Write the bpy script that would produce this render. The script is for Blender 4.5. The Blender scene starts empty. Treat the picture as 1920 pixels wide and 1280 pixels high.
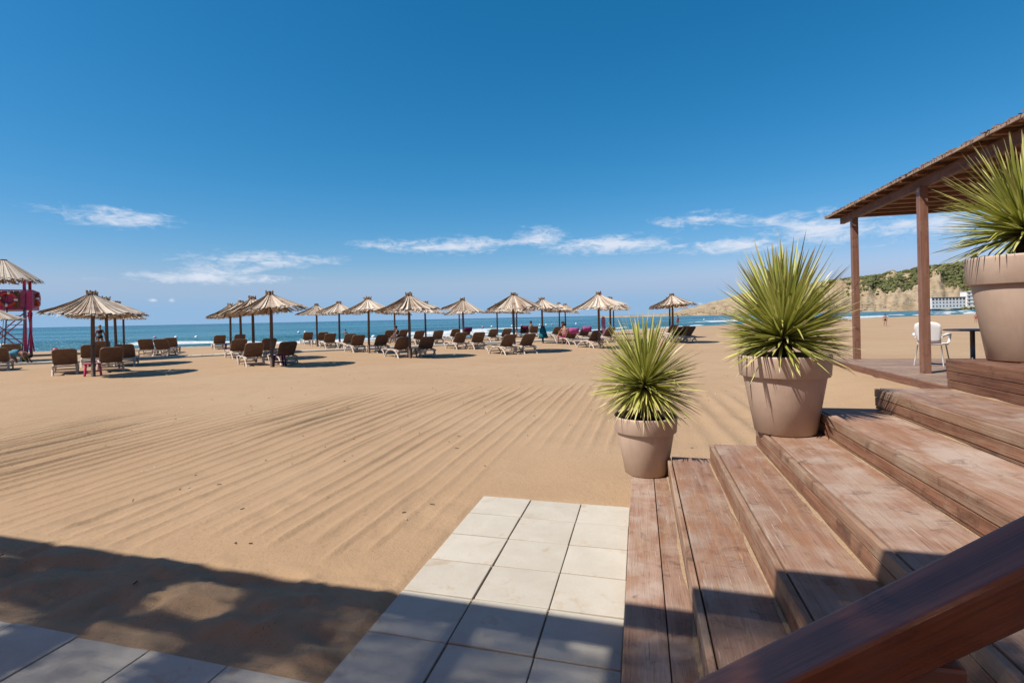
import bpy, bmesh, math, random
import numpy as np
from mathutils import Vector, Matrix, Euler
random.seed(7); rng = np.random.default_rng(7)
D = bpy.data; SC = bpy.context.scene; COL = SC.collection
R = math.radians

# ------------------------------------------------------------------ camera
F = 985.0; TH = 0.2381; RO = 0.0210; V0 = 595.17; H = 1.6      # focal (px at 1920), stair yaw, roll, horizon row, eye height
cam = D.cameras.new('camera'); cam.lens = F*36/1920; cam.sensor_width = 36
cam.shift_y = -(640-V0)/1920; cam.clip_start = 0.05; cam.clip_end = 60000
co = D.objects.new('camera', cam); COL.objects.link(co)
co.matrix_world = Matrix.Translation((0, 0, H)) @ Matrix.Rotation(R(90), 4, 'X') @ Matrix.Rotation(-RO, 4, 'Z')
SC.camera = co
SC.view_settings.view_transform = 'Standard'; SC.view_settings.look = 'None'
SC.view_settings.exposure = 0.585; SC.view_settings.gamma = 1.0
SC.cycles.max_bounces = 6; SC.cycles.diffuse_bounces = 3; SC.cycles.glossy_bounces = 3; SC.cycles.transmission_bounces = 3; SC.cycles.caustics_reflective = False; SC.cycles.caustics_refractive = False
SC.render.resolution_x = 1024; SC.render.resolution_y = 682

# ------------------------------------------------------------------ sun and sky
SUN_AZ = R(63); SUN_EL = R(52)                                  # heading of the light, right of straight ahead
LD = Vector((math.sin(SUN_AZ)*math.cos(SUN_EL), math.cos(SUN_AZ)*math.cos(SUN_EL), -math.sin(SUN_EL)))
sl = D.lights.new('sun', 'SUN'); sl.energy = 5.0; sl.angle = R(0.53); sl.color = (1.0, 0.93, 0.83)
so = D.objects.new('sun', sl); COL.objects.link(so); so.rotation_euler = LD.to_track_quat('-Z', 'Y').to_euler()

class NT:                                                       # small node builder
    def __init__(s, tree): s.t = tree; s.n = tree.nodes; s.l = tree.links
    def add(s, typ, inputs=None, **props):
        n = s.n.new(typ)
        for k, v in props.items(): setattr(n, k, v)
        for k, v in (inputs or {}).items():
            sock = n.inputs[k]
            if isinstance(v, bpy.types.NodeSocket): s.l.new(v, sock)
            else: sock.default_value = v
        return n
    def m(s, op, a, b=None, c=None, clamp=False):
        d = {0: a}
        if b is not None: d[1] = b
        if c is not None: d[2] = c
        return s.add('ShaderNodeMath', d, operation=op, use_clamp=clamp).outputs[0]
    def mix(s, f, a, b, blend='MIX'):
        n = s.add('ShaderNodeMix', None, data_type='RGBA', blend_type=blend)
        for k, v in ((0, f), (6, a), (7, b)):
            if isinstance(v, bpy.types.NodeSocket): s.l.new(v, n.inputs[k])
            else: n.inputs[k].default_value = v if k == 0 else (*v[:3], 1)
        return n.outputs[2]
    def ss(s, x, lo, hi, t0=0.0, t1=1.0):
        n = s.add('ShaderNodeMapRange', {0: x, 1: lo, 2: hi, 3: t0, 4: t1}, interpolation_type='SMOOTHSTEP'); return n.outputs[0]
    def noise(s, vec, scale, detail=4, rough=.55, dist=0.0):
        n = s.add('ShaderNodeTexNoise', {'Scale': scale, 'Detail': detail, 'Roughness': rough, 'Distortion': dist})
        if vec is not None: s.l.new(vec, n.inputs['Vector'])
        return n.outputs[0]
    def mapv(s, vec, scale=(1,1,1), loc=(0,0,0), rot=(0,0,0)):
        return s.add('ShaderNodeMapping', {'Vector': vec, 'Scale': scale, 'Location': loc, 'Rotation': rot}).outputs[0]

def ray(px, py):                                                # pixel of the photograph -> direction in the world
    dx, dy = px-960, py-V0; c, s = math.cos(RO), math.sin(RO)
    return np.array([(c*dx-s*dy)/F, 1.0, -(s*dx+c*dy)/F])

W = D.worlds.new('World'); SC.world = W; W.use_nodes = True
nt = NT(W.node_tree); nt.n.clear()
sky = nt.add('ShaderNodeTexSky', None, sky_type='NISHITA', sun_disc=False, sun_elevation=SUN_EL,
             sun_rotation=math.atan2(-LD.x, -LD.y), altitude=0.0, air_density=1.0, dust_density=0.5, ozone_density=2.5)
gen = nt.add('ShaderNodeTexCoord').outputs['Generated']
sp = nt.add('ShaderNodeSeparateXYZ', {0: gen})
az = nt.m('ARCTAN2', sp.outputs[0], sp.outputs[1])
el = nt.m('ARCSINE', sp.outputs[2])
cv = nt.add('ShaderNodeCombineXYZ', {0: az, 1: el, 2: 0.0}).outputs[0]
n1 = nt.noise(nt.mapv(cv, (9, 42, 1), (3.1, 0, 0)), 1.0, 4, .62, .6)
n2 = nt.noise(nt.mapv(cv, (42, 95, 1), (0, 5, 0)), 1.0, 4, .66, .8)
nz = nt.m('ADD', nt.m('MULTIPLY', nt.m('SUBTRACT', n1, .5), 2.3), nt.m('MULTIPLY', nt.m('SUBTRACT', n2, .5), 1.5))
def azel(px, py):
    d = ray(px, py); return math.atan2(d[0], d[1]), math.atan2(d[2], math.hypot(d[0], d[1]))
clouds = []                                                     # azimuth, elevation, half width, half height, slope, strength
for (x, y, hw, hh, sl_, st) in [(205,406,150,20,-.05,1),(380,520,230,17,.03,.86),(490,486,190,20,.05,.86),(425,503,130,42,0,.65),(835,460,180,20,.02,1),
        (1010,447,75,23,.0,1),(1140,460,140,25,.13,1),(1320,411,140,20,.03,.75),(1400,458,190,22,.10,.95),(1540,428,280,48,.05,.80),(1720,424,210,40,0,.75),
        (288,563,14,7,0,.45),(322,562,12,8,0,.45),(1312,569,14,6,0,.35),(450,560,12,8,0,.25)]:
    a, e = azel(x, y); a1, e1 = azel(x+hw, y); a2, e2 = azel(x, y-hh)
    clouds.append((a, e, abs(a1-a), abs(e2-e), sl_, st))
for (a, e, ra, re) in [(-1.4,.12,.22,.03),(-2.0,.16,.3,.04),(1.5,.13,.3,.035),(2.1,.10,.25,.03),(2.7,.17,.3,.04),(-2.7,.1,.25,.03),(-1.05,.2,.2,.02),(1.15,.17,.22,.03)]:
    clouds.append((a, e, ra, re, .03, .6))                      # the same sort of cloud all the way round
qmin = None
for (a, e, ra, re, sl_, st) in clouds:                           # nearest cloud centre, measured in its own half widths
    v_ = nt.add('ShaderNodeVectorMath', {0: cv, 1: (1/ra, 1/re, 1), 2: (-a/ra, -e/re, 0)}, operation='MULTIPLY_ADD').outputs[0]
    q = nt.m('ADD', nt.add('ShaderNodeVectorMath', {0: v_}, operation='LENGTH').outputs['Value'], (1-st)*.75)
    qmin = q if qmin is None else nt.m('MINIMUM', qmin, q)
tot = nt.m('MULTIPLY', nt.m('MULTIPLY', nt.ss(nt.m('ADD', nt.m('SUBTRACT', 1.0, qmin), nz), 0.0, 1.2), nt.ss(qmin, 1.75, .7)), .88)
hs = nt.add('ShaderNodeHueSaturation', {'Hue': .492, 'Saturation': 1.22, 'Value': 1.0, 'Color': sky.outputs[0]}).outputs[0]
sc_ = nt.add('ShaderNodeSeparateColor', {0: hs})
grade = [nt.m('MULTIPLY', nt.m('POWER', nt.m('MULTIPLY', sc_.outputs[i], .1/a), p), b*10) for i, (a, b, p) in enumerate(((.319,.255,1.66),(.509,.474,.893),(.597,.708,.88)))]
gc = nt.add('ShaderNodeCombineColor', {0: grade[0], 1: grade[1], 2: grade[2]}).outputs[0]
gc = nt.mix(nt.ss(el, .10, .02), gc, (2.95, 4.85, 7.25))          # pale air above the sea horizon
skyc = nt.mix(tot, gc, (7.6, 8.1, 9.2))
bg = nt.add('ShaderNodeBackground', {'Color': skyc, 'Strength': 0.0667})
nt.add('ShaderNodeOutputWorld', {'Surface': bg.outputs[0]})

# ------------------------------------------------------------------ helpers
CT, ST = math.cos(TH), math.sin(TH)
def s2w(X, Y, Z=0.0): return Vector((X*CT+Y*ST, -X*ST+Y*CT, Z))   # stair frame -> world
def w2s(x, y): return x*CT-y*ST, x*ST+y*CT
def tag(o, label=None, cat=None, group=None, kind=None):
    if label: o['label'] = label
    if cat: o['category'] = cat
    if group: o['group'] = group
    if kind: o['kind'] = kind
    return o
def empty(name, loc=(0,0,0), rz=0.0, label=None, cat=None, group=None):
    o = D.objects.new(name, None); COL.objects.link(o); o.location = loc; o.rotation_euler = (0, 0, rz); o.empty_display_size = .1
    return tag(o, label, cat, group)
def link(name, me, mat, parent=None, loc=None, rot=None):
    o = D.objects.new(name, me); COL.objects.link(o)
    if mat is not None and not me.materials: me.materials.append(mat)
    if parent: o.parent = parent
    if loc is not None: o.location = loc
    if rot is not None: o.rotation_euler = rot
    return o
def pydata(name, v, f, smooth=False):
    me = D.meshes.new(name); me.from_pydata([tuple(p) for p in v], [], f); me.update()
    if smooth: me.polygons.foreach_set('use_smooth', [True]*len(me.polygons))
    return me
class MB:
    def __init__(s): s.v = []; s.f = []; s.c = []
    def _add(s, v, f, tint=None):
        b = len(s.v); s.v += [tuple(p) for p in v]; s.f += [tuple(i+b for i in q) for q in f]
        s.c += [tint if tint is not None else .5]*len(v); return s
    def box(s, c, size, rot=None, tint=None):
        x, y, z = [k/2 for k in size]; M = Euler(rot).to_matrix() if rot else None; v = []
        for dz in (-z, z):
            for dx, dy in ((-x,-y),(x,-y),(x,y),(-x,y)):
                p = Vector((dx, dy, dz)); p = M @ p if M else p; v.append(p+Vector(c))
        return s._add(v, [(3,2,1,0),(4,5,6,7),(0,1,5,4),(1,2,6,5),(2,3,7,6),(3,0,4,7)], tint)
    def bar(s, a, b, w, h=None, tint=None, up=(0,0,1)):            # square bar between two points
        a, b = Vector(a), Vector(b); h = h or w; d = (b-a); 
        side = d.cross(Vector(up)); side = side.normalized() if side.length > 1e-6 else Vector((1,0,0)); u = side.cross(d).normalized()
        v = []
        for p in (a, b):
            for i, j in ((-1,-1),(1,-1),(1,1),(-1,1)): v.append(p+side*i*w/2+u*j*h/2)
        return s._add(v, [(0,1,2,3),(7,6,5,4),(1,0,4,5),(2,1,5,6),(3,2,6,7),(0,3,7,4)], tint)
    def tube(s, path, r, n=8, cap=True, tint=None):
        P = [Vector(p) for p in path]; rs = r if isinstance(r, (list, tuple)) else [r]*len(P); v = []; f = []
        for i, p in enumerate(P):
            d = (P[min(i+1, len(P)-1)]-P[max(i-1, 0)]).normalized()
            a = Vector((0,0,1)) if abs(d.z) < .9 else Vector((1,0,0)); x = d.cross(a).normalized(); y = d.cross(x)
            for k in range(n):
                t = 2*math.pi*k/n; v.append(p+(x*math.cos(t)+y*math.sin(t))*rs[i])
        for i in range(len(P)-1):
            for k in range(n):
                k2 = (k+1) % n; f.append((i*n+k, i*n+k2, (i+1)*n+k2, (i+1)*n+k))
        if cap: f.append(tuple(range(n))); f.append(tuple(range((len(P)-1)*n, len(P)*n))[::-1])
        return s._add(v, f, tint)
    def lathe(s, prof, n=48, c=(0,0,0), tint=None):
        v = []; f = []
        for r, z in prof:
            for k in range(n):
                t = 2*math.pi*k/n; v.append((c[0]+r*math.cos(t), c[1]+r*math.sin(t), c[2]+z))
        for i in range(len(prof)-1):
            for k in range(n):
                k2 = (k+1) % n; f.append((i*n+k, i*n+k2, (i+1)*n+k2, (i+1)*n+k))
        return s._add(v, f, tint)
    def blob(s, c, r, sub=1, jit=.2, tint=None):
        bm = bmesh.new(); bmesh.ops.create_icosphere(bm, subdivisions=sub, radius=1.0)
        v = [Vector((p.co.x*r[0], p.co.y*r[1], p.co.z*r[2]))*(1+random.uniform(-jit, jit))+Vector(c) for p in bm.verts]
        f = [tuple(q.index for q in fc.verts) for fc in bm.faces]; bm.free(); return s._add(v, f, tint)
    def mesh(s, name, smooth=False, tint=False):
        me = pydata(name, s.v, s.f, smooth)
        if tint:
            at = me.attributes.new('tint', 'FLOAT', 'POINT'); at.data.foreach_set('value', np.array(s.c, dtype=np.float32))
        return me
    def obj(s, name, mat, parent=None, loc=None, rot=None, smooth=False, tint=False): return link(name, s.mesh(name, smooth, tint), mat, parent, loc, rot)
def bevel_box(name, size, bev=.006, seg=2, warp=0.0):
    bm = bmesh.new(); bmesh.ops.create_cube(bm, size=1.0)
    for v in bm.verts: v.co = Vector((v.co.x*size[0], v.co.y*size[1], v.co.z*size[2])) + Vector((random.uniform(-1,1), 0, random.uniform(-1,1)))*warp
    bmesh.ops.bevel(bm, geom=list(bm.edges), offset=bev, segments=seg, affect='EDGES', profile=.6)
    me = D.meshes.new(name); bm.to_mesh(me); bm.free(); return me
def sheared(me, k):
    for v in me.vertices: v.co.y += k*v.co.x
    return me
def copy_tree(o, parent=None):
    c = o.copy(); COL.objects.link(c)
    if parent: c.parent = parent
    for ch in o.children: copy_tree(ch, c)
    return c

def _h(i, j, s):
    n = (i.astype(np.int64)*374761393 + j.astype(np.int64)*668265263 + s*974711) & 0x7fffffff
    n = ((n ^ (n >> 13))*1274126177) & 0x7fffffff
    return ((n ^ (n >> 16)) & 0xffff)/65535.0
def vn(x, y, s=0):
    x = np.asarray(x, float); y = np.asarray(y, float); i = np.floor(x); j = np.floor(y); fx = x-i; fy = y-j
    fx = fx*fx*fx*(fx*(fx*6-15)+10); fy = fy*fy*fy*(fy*(fy*6-15)+10)
    return (_h(i,j,s)*(1-fx)+_h(i+1,j,s)*fx)*(1-fy)+(_h(i,j+1,s)*(1-fx)+_h(i+1,j+1,s)*fx)*fy
def fbm(x, y, o=4, s=0):
    t = 0; a = .5; k = 1.0
    for q in range(o): t = t+a*(vn(x*k, y*k, s+q)-.5); a *= .5; k *= 2.03
    return t
def sst(x, a, b): t = np.clip((x-a)/(b-a), 0, 1); return t*t*(3-2*t)

# ------------------------------------------------------------------ materials
def new_mat(name):
    m = D.materials.new(name); m.use_nodes = True; t = NT(m.node_tree)
    b = t.n.get('Principled BSDF'); return m, t, b
ALB = .56                                                        # real reflectances under the open exposure
def setb(t, b, **k):
    f = k.pop('alb', ALB)
    if 'col' in k and f != 1:
        c = k['col']
        k['col'] = t.mix(1.0, c, (f, f, f), 'MULTIPLY') if isinstance(c, bpy.types.NodeSocket) else tuple(q*f for q in c[:3])
    names = dict(col='Base Color', rough='Roughness', spec='Specular IOR Level', nor='Normal', metal='Metallic', coat='Coat Weight', trans='Transmission Weight', ior='IOR', sub='Subsurface Weight')
    for q, v in k.items():
        s = b.inputs[names.get(q, q)]
        if isinstance(v, bpy.types.NodeSocket): t.l.new(v, s)
        else: s.default_value = (*v[:3], 1) if q == 'col' else v
def bump(t, h, strength=.5, dist=.01, nor=None):
    d = {'Height': h, 'Strength': strength, 'Distance': dist}
    if nor: d['Normal'] = nor
    return t.add('ShaderNodeBump', d).outputs[0]
def coords(t, which='Object', rand=True):
    v = t.add('ShaderNodeTexCoord').outputs[which]
    if rand:
        r = t.add('ShaderNodeObjectInfo').outputs['Random']
        o = t.add('ShaderNodeCombineXYZ', {0: t.m('MULTIPLY', r, 37.0), 1: t.m('MULTIPLY', r, 91.0), 2: t.m('MULTIPLY', r, 53.0)}).outputs[0]
        v = t.add('ShaderNodeVectorMath', {0: v, 1: o}, operation='ADD').outputs[0]
    return v
def plain(name, c, rough=.6, spec=.3, var=.12, scale=6, bmp=0.0, rand=True, alb=ALB):
    m, t, b = new_mat(name); v = coords(t, 'Object', rand); n = t.noise(v, scale, 5)
    c2 = tuple(min(1, k*(1+var)) for k in c); c1 = tuple(k*(1-var) for k in c)
    setb(t, b, col=t.mix(t.ss(n, .3, .7), c1, c2), rough=rough, spec=spec, alb=alb)
    if bmp: setb(t, b, nor=bump(t, t.noise(v, scale*9, 3), bmp, .004))
    return m
def wood(name, ca, cb, wear, wear_amt=.5, along=1, rough=.62, spec=.3, coat=0.0, grain=.5, dark=(.05,.025,.018), sandy=.0, rust=.0):
    m, t, b = new_mat(name); v = coords(t)
    sc = [26, 26, 26]; sc[along] = 1.3
    g = t.noise(t.mapv(v, sc), 1.0, 5, .62, .25)
    sc2 = [120, 120, 120]; sc2[along] = 5
    g2 = t.noise(t.mapv(v, sc2), 1.0, 4, .6)
    col = t.mix(t.ss(g, .32, .68), ca, cb)
    big = t.noise(v, 2.3, 4, .62, .4)
    col = t.mix(t.m('MULTIPLY', t.ss(big, .42, .68), wear_amt), col, wear)
    blot = t.noise(v, 6.5, 4, .68, .6)
    col = t.mix(t.m('MULTIPLY', t.ss(blot, .54, .72), .55), col, dark)
    col = t.mix(t.m('MULTIPLY', t.ss(g2, .58, .72), .40), col, dark)
    col = t.mix(t.m('MULTIPLY', t.ss(g2, .44, .30), .22), col, wear)
    r = t.add('ShaderNodeObjectInfo').outputs['Random']
    col = t.add('ShaderNodeHueSaturation', {'Value': t.m('ADD', .86, t.m('MULTIPLY', r, .28)), 'Color': col}).outputs[0]
    if rust:
        rn_ = t.noise(t.mapv(v, (5, 1.1, 5), (3, 1, 7)), 1.0, 5, .68, .7); col = t.mix(t.m('MULTIPLY', t.ss(rn_, .48, .66), rust), col, (.40,.185,.085))
        sc3 = t.noise(t.mapv(v, (55, 3.5, 55), (1, 4, 2), (0,0,.16)), 1.0, 3, .6); col = t.mix(t.m('MULTIPLY', t.ss(sc3, .62, .72), .6), col, (.66,.53,.43))
    if sandy:
        sn = t.noise(t.mapv(v, (9, 3, 9)), 1.0, 4, .7, .5)
        col = t.mix(t.m('MULTIPLY', t.ss(sn, .52, .70), sandy), col, (.50, .36, .235))
    setb(t, b, col=col, rough=t.ss(big, .3, .7, rough-.08, rough+.12), spec=spec, coat=coat,
         nor=bump(t, t.m('ADD', g2, t.m('MULTIPLY', g, .8)), grain, .004))
    return m

M = {}
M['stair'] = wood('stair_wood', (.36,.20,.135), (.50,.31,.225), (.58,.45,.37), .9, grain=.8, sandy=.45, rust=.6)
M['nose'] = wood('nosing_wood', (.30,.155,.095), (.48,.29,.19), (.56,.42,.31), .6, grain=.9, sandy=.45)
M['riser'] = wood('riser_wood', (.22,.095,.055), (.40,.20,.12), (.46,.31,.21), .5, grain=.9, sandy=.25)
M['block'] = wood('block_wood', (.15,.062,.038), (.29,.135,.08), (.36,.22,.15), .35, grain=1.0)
M['rail'] = wood('varnished_rail', (.20,.055,.022), (.40,.135,.055), (.36,.19,.13), .6, along=0, rough=.42, spec=.5, coat=.12, grain=.22, dark=(.05,.018,.010))
M['post'] = wood('painted_post', (.22,.095,.058), (.34,.16,.10), (.33,.18,.125), .5, along=2, rough=.42, spec=.45, grain=.3)
M['beam'] = wood('brown_beam', (.19,.08,.05), (.32,.155,.095), (.22,.12,.08), .4, along=1, grain=.5)
M['beamx'] = wood('brown_rafter', (.34,.16,.095), (.50,.26,.16), (.24,.13,.09), .4, along=0, grain=.5)
M['frame_lt'] = wood('pale_batten', (.42,.27,.18), (.58,.41,.30), (.55,.42,.32), .4, along=1, grain=.6)
M['deck'] = wood('deck_board_wood', (.30,.185,.135), (.43,.29,.215), (.46,.345,.265), .6, along=0, grain=.5, sandy=.4)
M['pole'] = wood('umbrella_pole_wood', (.15,.082,.055), (.25,.145,.10), (.28,.19,.14), .4, along=2, grain=.5)

def thatch_mat(name, ca, cb, cd, alb=ALB, trans=0.0):
    m, t, b = new_mat(name); v = coords(t)
    a = t.add('ShaderNodeAttribute', attribute_name='tint').outputs['Fac']
    n = t.noise(t.mapv(v, (30, 30, 30)), 1.0, 5, .6)
    f = t.m('ADD', t.m('MULTIPLY', a, .75), t.m('MULTIPLY', n, .35))
    r = t.add('ShaderNodeObjectInfo').outputs['Random']; pch = t.noise(v, 1.7, 3, .6)
    f = t.m('ADD', f, t.m('ADD', t.m('MULTIPLY', t.m('SUBTRACT', pch, .5), .9), t.m('MULTIPLY', t.m('SUBTRACT', r, .5), .30)))
    col = t.mix(t.ss(f, .15, .9), ca, cb); col = t.mix(t.ss(f, .22, .08), col, cd)
    setb(t, b, col=col, rough=.75, spec=.25, alb=alb, nor=bump(t, n, .5, .01))
    if trans:
        tr = t.add('ShaderNodeBsdfTranslucent', {'Color': t.mix(.5, col, (.50,.26,.15))}); mx = t.add('ShaderNodeMixShader', {0: trans, 1: b.outputs[0], 2: tr.outputs[0]}); t.l.new(mx.outputs[0], t.n['Material Output'].inputs[0])
    return m
M['thatch'] = thatch_mat('umbrella_thatch', (.44,.30,.205), (.92,.79,.64), (.15,.09,.06))
M['cap'] = thatch_mat('cap_thatch', (.26,.155,.10), (.46,.31,.205), (.10,.06,.04))
def screen_mat():
    m, t, b = new_mat('dry_reed_screen'); a = t.add('ShaderNodeAttribute', attribute_name='tint').outputs['Fac']
    col = t.mix(a, (.36,.20,.11), (.52,.32,.19)); setb(t, b, col=col, rough=.8, spec=.15, alb=.9)
    tr = t.add('ShaderNodeBsdfTranslucent', {'Color': (.62,.30,.17,1)})
    mx = t.add('ShaderNodeMixShader', {0: .42, 1: b.outputs[0], 2: tr.outputs[0]}); t.l.new(mx.outputs[0], t.n['Material Output'].inputs[0]); return m
M['screen'] = screen_mat()
M['reed'] = thatch_mat('reed_mat', (.29,.165,.10), (.55,.37,.25), (.09,.045,.028), .8, .35)

def pot_mat():
    m, t, b = new_mat('taupe_planter_plastic'); v = coords(t)
    n = t.noise(v, 5, 5, .6); n2 = t.noise(t.mapv(v, (40, 40, 3)), 1.0, 4, .6)
    z = t.add('ShaderNodeSeparateXYZ', {0: t.add('ShaderNodeTexCoord').outputs['Object']}).outputs[2]
    col = t.mix(t.ss(n, .35, .7), (.55,.405,.315), (.62,.465,.365))
    st_ = t.noise(t.mapv(v, (7, 7, 1.2)), 1.0, 5, .65, .4); col = t.mix(t.m('MULTIPLY', t.ss(st_, .52, .72), .35), col, (.40,.285,.225))
    sc4 = t.noise(t.mapv(v, (30, 30, 90)), 1.0, 4, .7); col = t.mix(t.m('MULTIPLY', t.ss(sc4, .66, .74), .5), col, (.70,.58,.48))
    low = t.m('MULTIPLY', t.ss(z, .16, .0), t.ss(t.noise(v, 14, 5, .65), .35, .65)); col = t.mix(t.m('MULTIPLY', low, .55), col, (.62,.46,.32))
    dust = t.m('MULTIPLY', t.ss(n2, .5, .75), .35)
    col = t.mix(dust, col, (.64,.48,.37))
    setb(t, b, col=col, rough=t.ss(n, .3, .7, .42, .56), spec=.35, alb=.72, nor=bump(t, t.noise(v, 160, 3), .06, .003)); return m
M['pot'] = pot_mat()
M['soil'] = plain('potting_soil', (.06,.042,.03), .95, .1, .4, 20, .8)
M['trunk'] = plain('yucca_trunk', (.10,.065,.04), .9, .1, .4, 30, .8)

def leaf_mat():
    m, t, b = new_mat('yucca_leaf')
    a = t.add('ShaderNodeAttribute', attribute_name='tint').outputs['Fac']        # whole part: random per leaf, fraction: along the leaf
    u = t.m('FRACT', a); k = t.m('DIVIDE', t.m('FLOOR', a), 10.0)
    col = t.mix(k, (.22,.235,.030), (.66,.65,.20))
    col = t.mix(t.ss(u, .30, .0), col, (.52,.47,.20))
    col = t.mix(t.ss(k, .84, .98), col, (.50,.42,.23))
    col = t.mix(t.m('MULTIPLY', t.ss(u, .80, .98), .75), col, (.62,.50,.27))
    col = t.mix(1.0, col, (.92,.92,.92), 'MULTIPLY'); setb(t, b, col=col, rough=.38, spec=.45, alb=1)
    tr = t.add('ShaderNodeBsdfTranslucent', {'Color': t.mix(.0, col, col)})
    mx = t.add('ShaderNodeMixShader', {0: .22, 1: b.outputs[0], 2: tr.outputs[0]})
    t.l.new(mx.outputs[0], t.n['Material Output'].inputs[0]); return m
M['leaf'] = leaf_mat()

def slab_mat():
    m, t, b = new_mat('pale_concrete_paver'); v = coords(t)
    n = t.noise(v, 3.0, 6, .6, .3); n2 = t.noise(v, 60, 4, .7); n3 = t.noise(v, 14, 5, .65)
    col = t.mix(t.ss(n, .3, .7), (.655,.595,.50), (.735,.68,.585))
    col = t.mix(t.m('MULTIPLY', t.ss(n3, .56, .74), .35), col, (.62,.50,.36))
    col = t.mix(t.m('MULTIPLY', t.ss(n2, .62, .72), .45), col, (.40,.36,.31))
    sf = t.noise(t.mapv(v, (1,1,0)), 5.0, 5, .7, .8); col = t.mix(t.m('MULTIPLY', t.ss(sf, .56, .72), .55), col, (.56,.40,.25))
    r = t.add('ShaderNodeObjectInfo').outputs['Random']
    col = t.add('ShaderNodeHueSaturation', {'Value': t.m('ADD', .93, t.m('MULTIPLY', r, .12)), 'Color': col}).outputs[0]
    setb(t, b, col=col, rough=.85, spec=.2, nor=bump(t, t.m('ADD', n2, t.m('MULTIPLY', n3, .6)), .35, .004)); return m
M['slab'] = slab_mat()

def sand_mat():
    m, t, b = new_mat('beach_sand'); v = t.add('ShaderNodeTexCoord').outputs['Object']
    big = t.noise(v, .22, 3, .6); mid = t.noise(v, 1.7, 4, .6, .3); fine = t.noise(v, 120, 2, .7); grit = t.noise(v, 420, 1, .8); clump = t.noise(v, 22, 4, .65)
    col = t.mix(t.ss(big, .35, .65), (.565,.375,.222), (.605,.415,.255))
    col = t.mix(t.m('MULTIPLY', t.ss(mid, .45, .75), .5), col, (.515,.345,.208))
    col = t.mix(t.m('MULTIPLY', t.ss(clump, .58, .72), .25), col, (.38,.235,.13))
    spk = t.noise(v, 62, 2, .75); pat = t.noise(v, 3.1, 3, .6)
    col = t.mix(t.m('MULTIPLY', t.m('MULTIPLY', t.ss(spk, .60, .70), t.ss(pat, .40, .60)), .55), col, (.23,.135,.075))
    col = t.mix(t.m('MULTIPLY', t.ss(fine, .60, .75), .30), col, (.28,.165,.09))
    col = t.mix(t.m('MULTIPLY', t.ss(fine, .40, .28), .25), col, (.66,.50,.34))
    wet = t.add('ShaderNodeAttribute', attribute_name='wet').outputs['Fac']
    col = t.mix(wet, col, (.20,.135,.085))
    h = t.m('ADD', t.m('ADD', t.m('MULTIPLY', fine, .5), t.m('MULTIPLY', grit, .3)), t.m('MULTIPLY', clump, 1.2))
    setb(t, b, col=col, rough=t.m('SUBTRACT', .92, t.m('MULTIPLY', wet, .5)), spec=.15, nor=bump(t, h, .65, .012)); return m
M['sand'] = sand_mat()
M['drift'] = plain('drifted_sand', (.50,.345,.215), .95, .1, .15, 60, .6)

def sea_mat():
    m, t, b = new_mat('sea_water'); v = t.add('ShaderNodeTexCoord').outputs['Object']
    foam = t.add('ShaderNodeAttribute', attribute_name='foam').outputs['Fac']
    dd = t.add('ShaderNodeAttribute', attribute_name='logd').outputs['Fac']
    aa = t.add('ShaderNodeAttribute', attribute_name='along').outputs['Fac']
    st = t.noise(t.add('ShaderNodeCombineXYZ', {0: t.m('MULTIPLY', t.m('DIVIDE', aa, t.m('EXPONENT', dd)), 1.1), 1: t.m('MULTIPLY', dd, 7.5), 2: 0.0}).outputs[0], 1.0, 5, .6, .2)
    near = t.ss(dd, 4.4, 2.2)
    col = t.mix(t.ss(st, .40, .60), (.008,.105,.165), (.075,.275,.36))
    col = t.mix(t.m('MULTIPLY', t.ss(dd, 5.6, 7.6), .75), col, (.010,.085,.165))
    col = t.mix(t.m('MULTIPLY', near, .65), col, (.055,.185,.215))
    fn = t.noise(t.mapv(v, (.5, 1.4, 1)), 1.0, 7, .72, .3)
    fm = t.ss(t.m('ADD', foam, t.m('MULTIPLY', t.m('SUBTRACT', fn, .5), .9)), .50, .68)
    w1 = t.noise(t.mapv(v, (.35, 1.1, 1), rot=(0,0,.3)), 1.0, 5, .6); w2 = t.noise(t.mapv(v, (1.3, 3.2, 1), rot=(0,0,.3)), 1.0, 4, .6)
    h = t.m('ADD', w1, t.m('MULTIPLY', w2, .35))
    setb(t, b, col=t.mix(fm, col, (.82,.85,.86)), alb=.62, rough=t.m('ADD', .22, t.m('MULTIPLY', fm, .6)), ior=1.33, spec=.32, nor=bump(t, h, .9, .8)); return m
M['sea'] = sea_mat()

def hill_mat():
    m, t, b = new_mat('headland_ground'); v = t.add('ShaderNodeTexCoord').outputs['Object']
    n = t.noise(t.mapv(v, (.02,.02,.05)), 1.0, 8, .65, .5); n2 = t.noise(t.mapv(v, (.07,.07,.30)), 1.0, 8, .7, .6); n3 = t.noise(t.mapv(v, (.012,.012,.03)), 1.0, 5, .6)
    col = t.mix(t.ss(n, .35, .65), (.50,.37,.225), (.62,.49,.335))
    col = t.mix(t.m('MULTIPLY', t.ss(n2, .50, .64), .75), col, (.27,.18,.105))
    n4 = t.noise(t.mapv(v, (.16,.16,.5)), 1.0, 5, .7, .4)
    col = t.mix(t.m('MULTIPLY', t.ss(n4, .55, .68), .6), col, (.20,.145,.08)); col = t.mix(t.m('MULTIPLY', t.ss(n4, .44, .32), .5), col, (.72,.60,.44))
    g = t.add('ShaderNodeAttribute', attribute_name='green').outputs['Fac']
    gm = t.ss(t.m('ADD', g, t.m('MULTIPLY', t.m('SUBTRACT', n2, .5), 1.1)), .42, .62)
    col = t.mix(gm, col, t.mix(t.ss(n, .35, .65), (.115,.115,.045), (.20,.17,.085)))
    setb(t, b, col=col, rough=.95, spec=.1, nor=bump(t, n2, .8, 3.0)); return m
M['hill'] = hill_mat()
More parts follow.
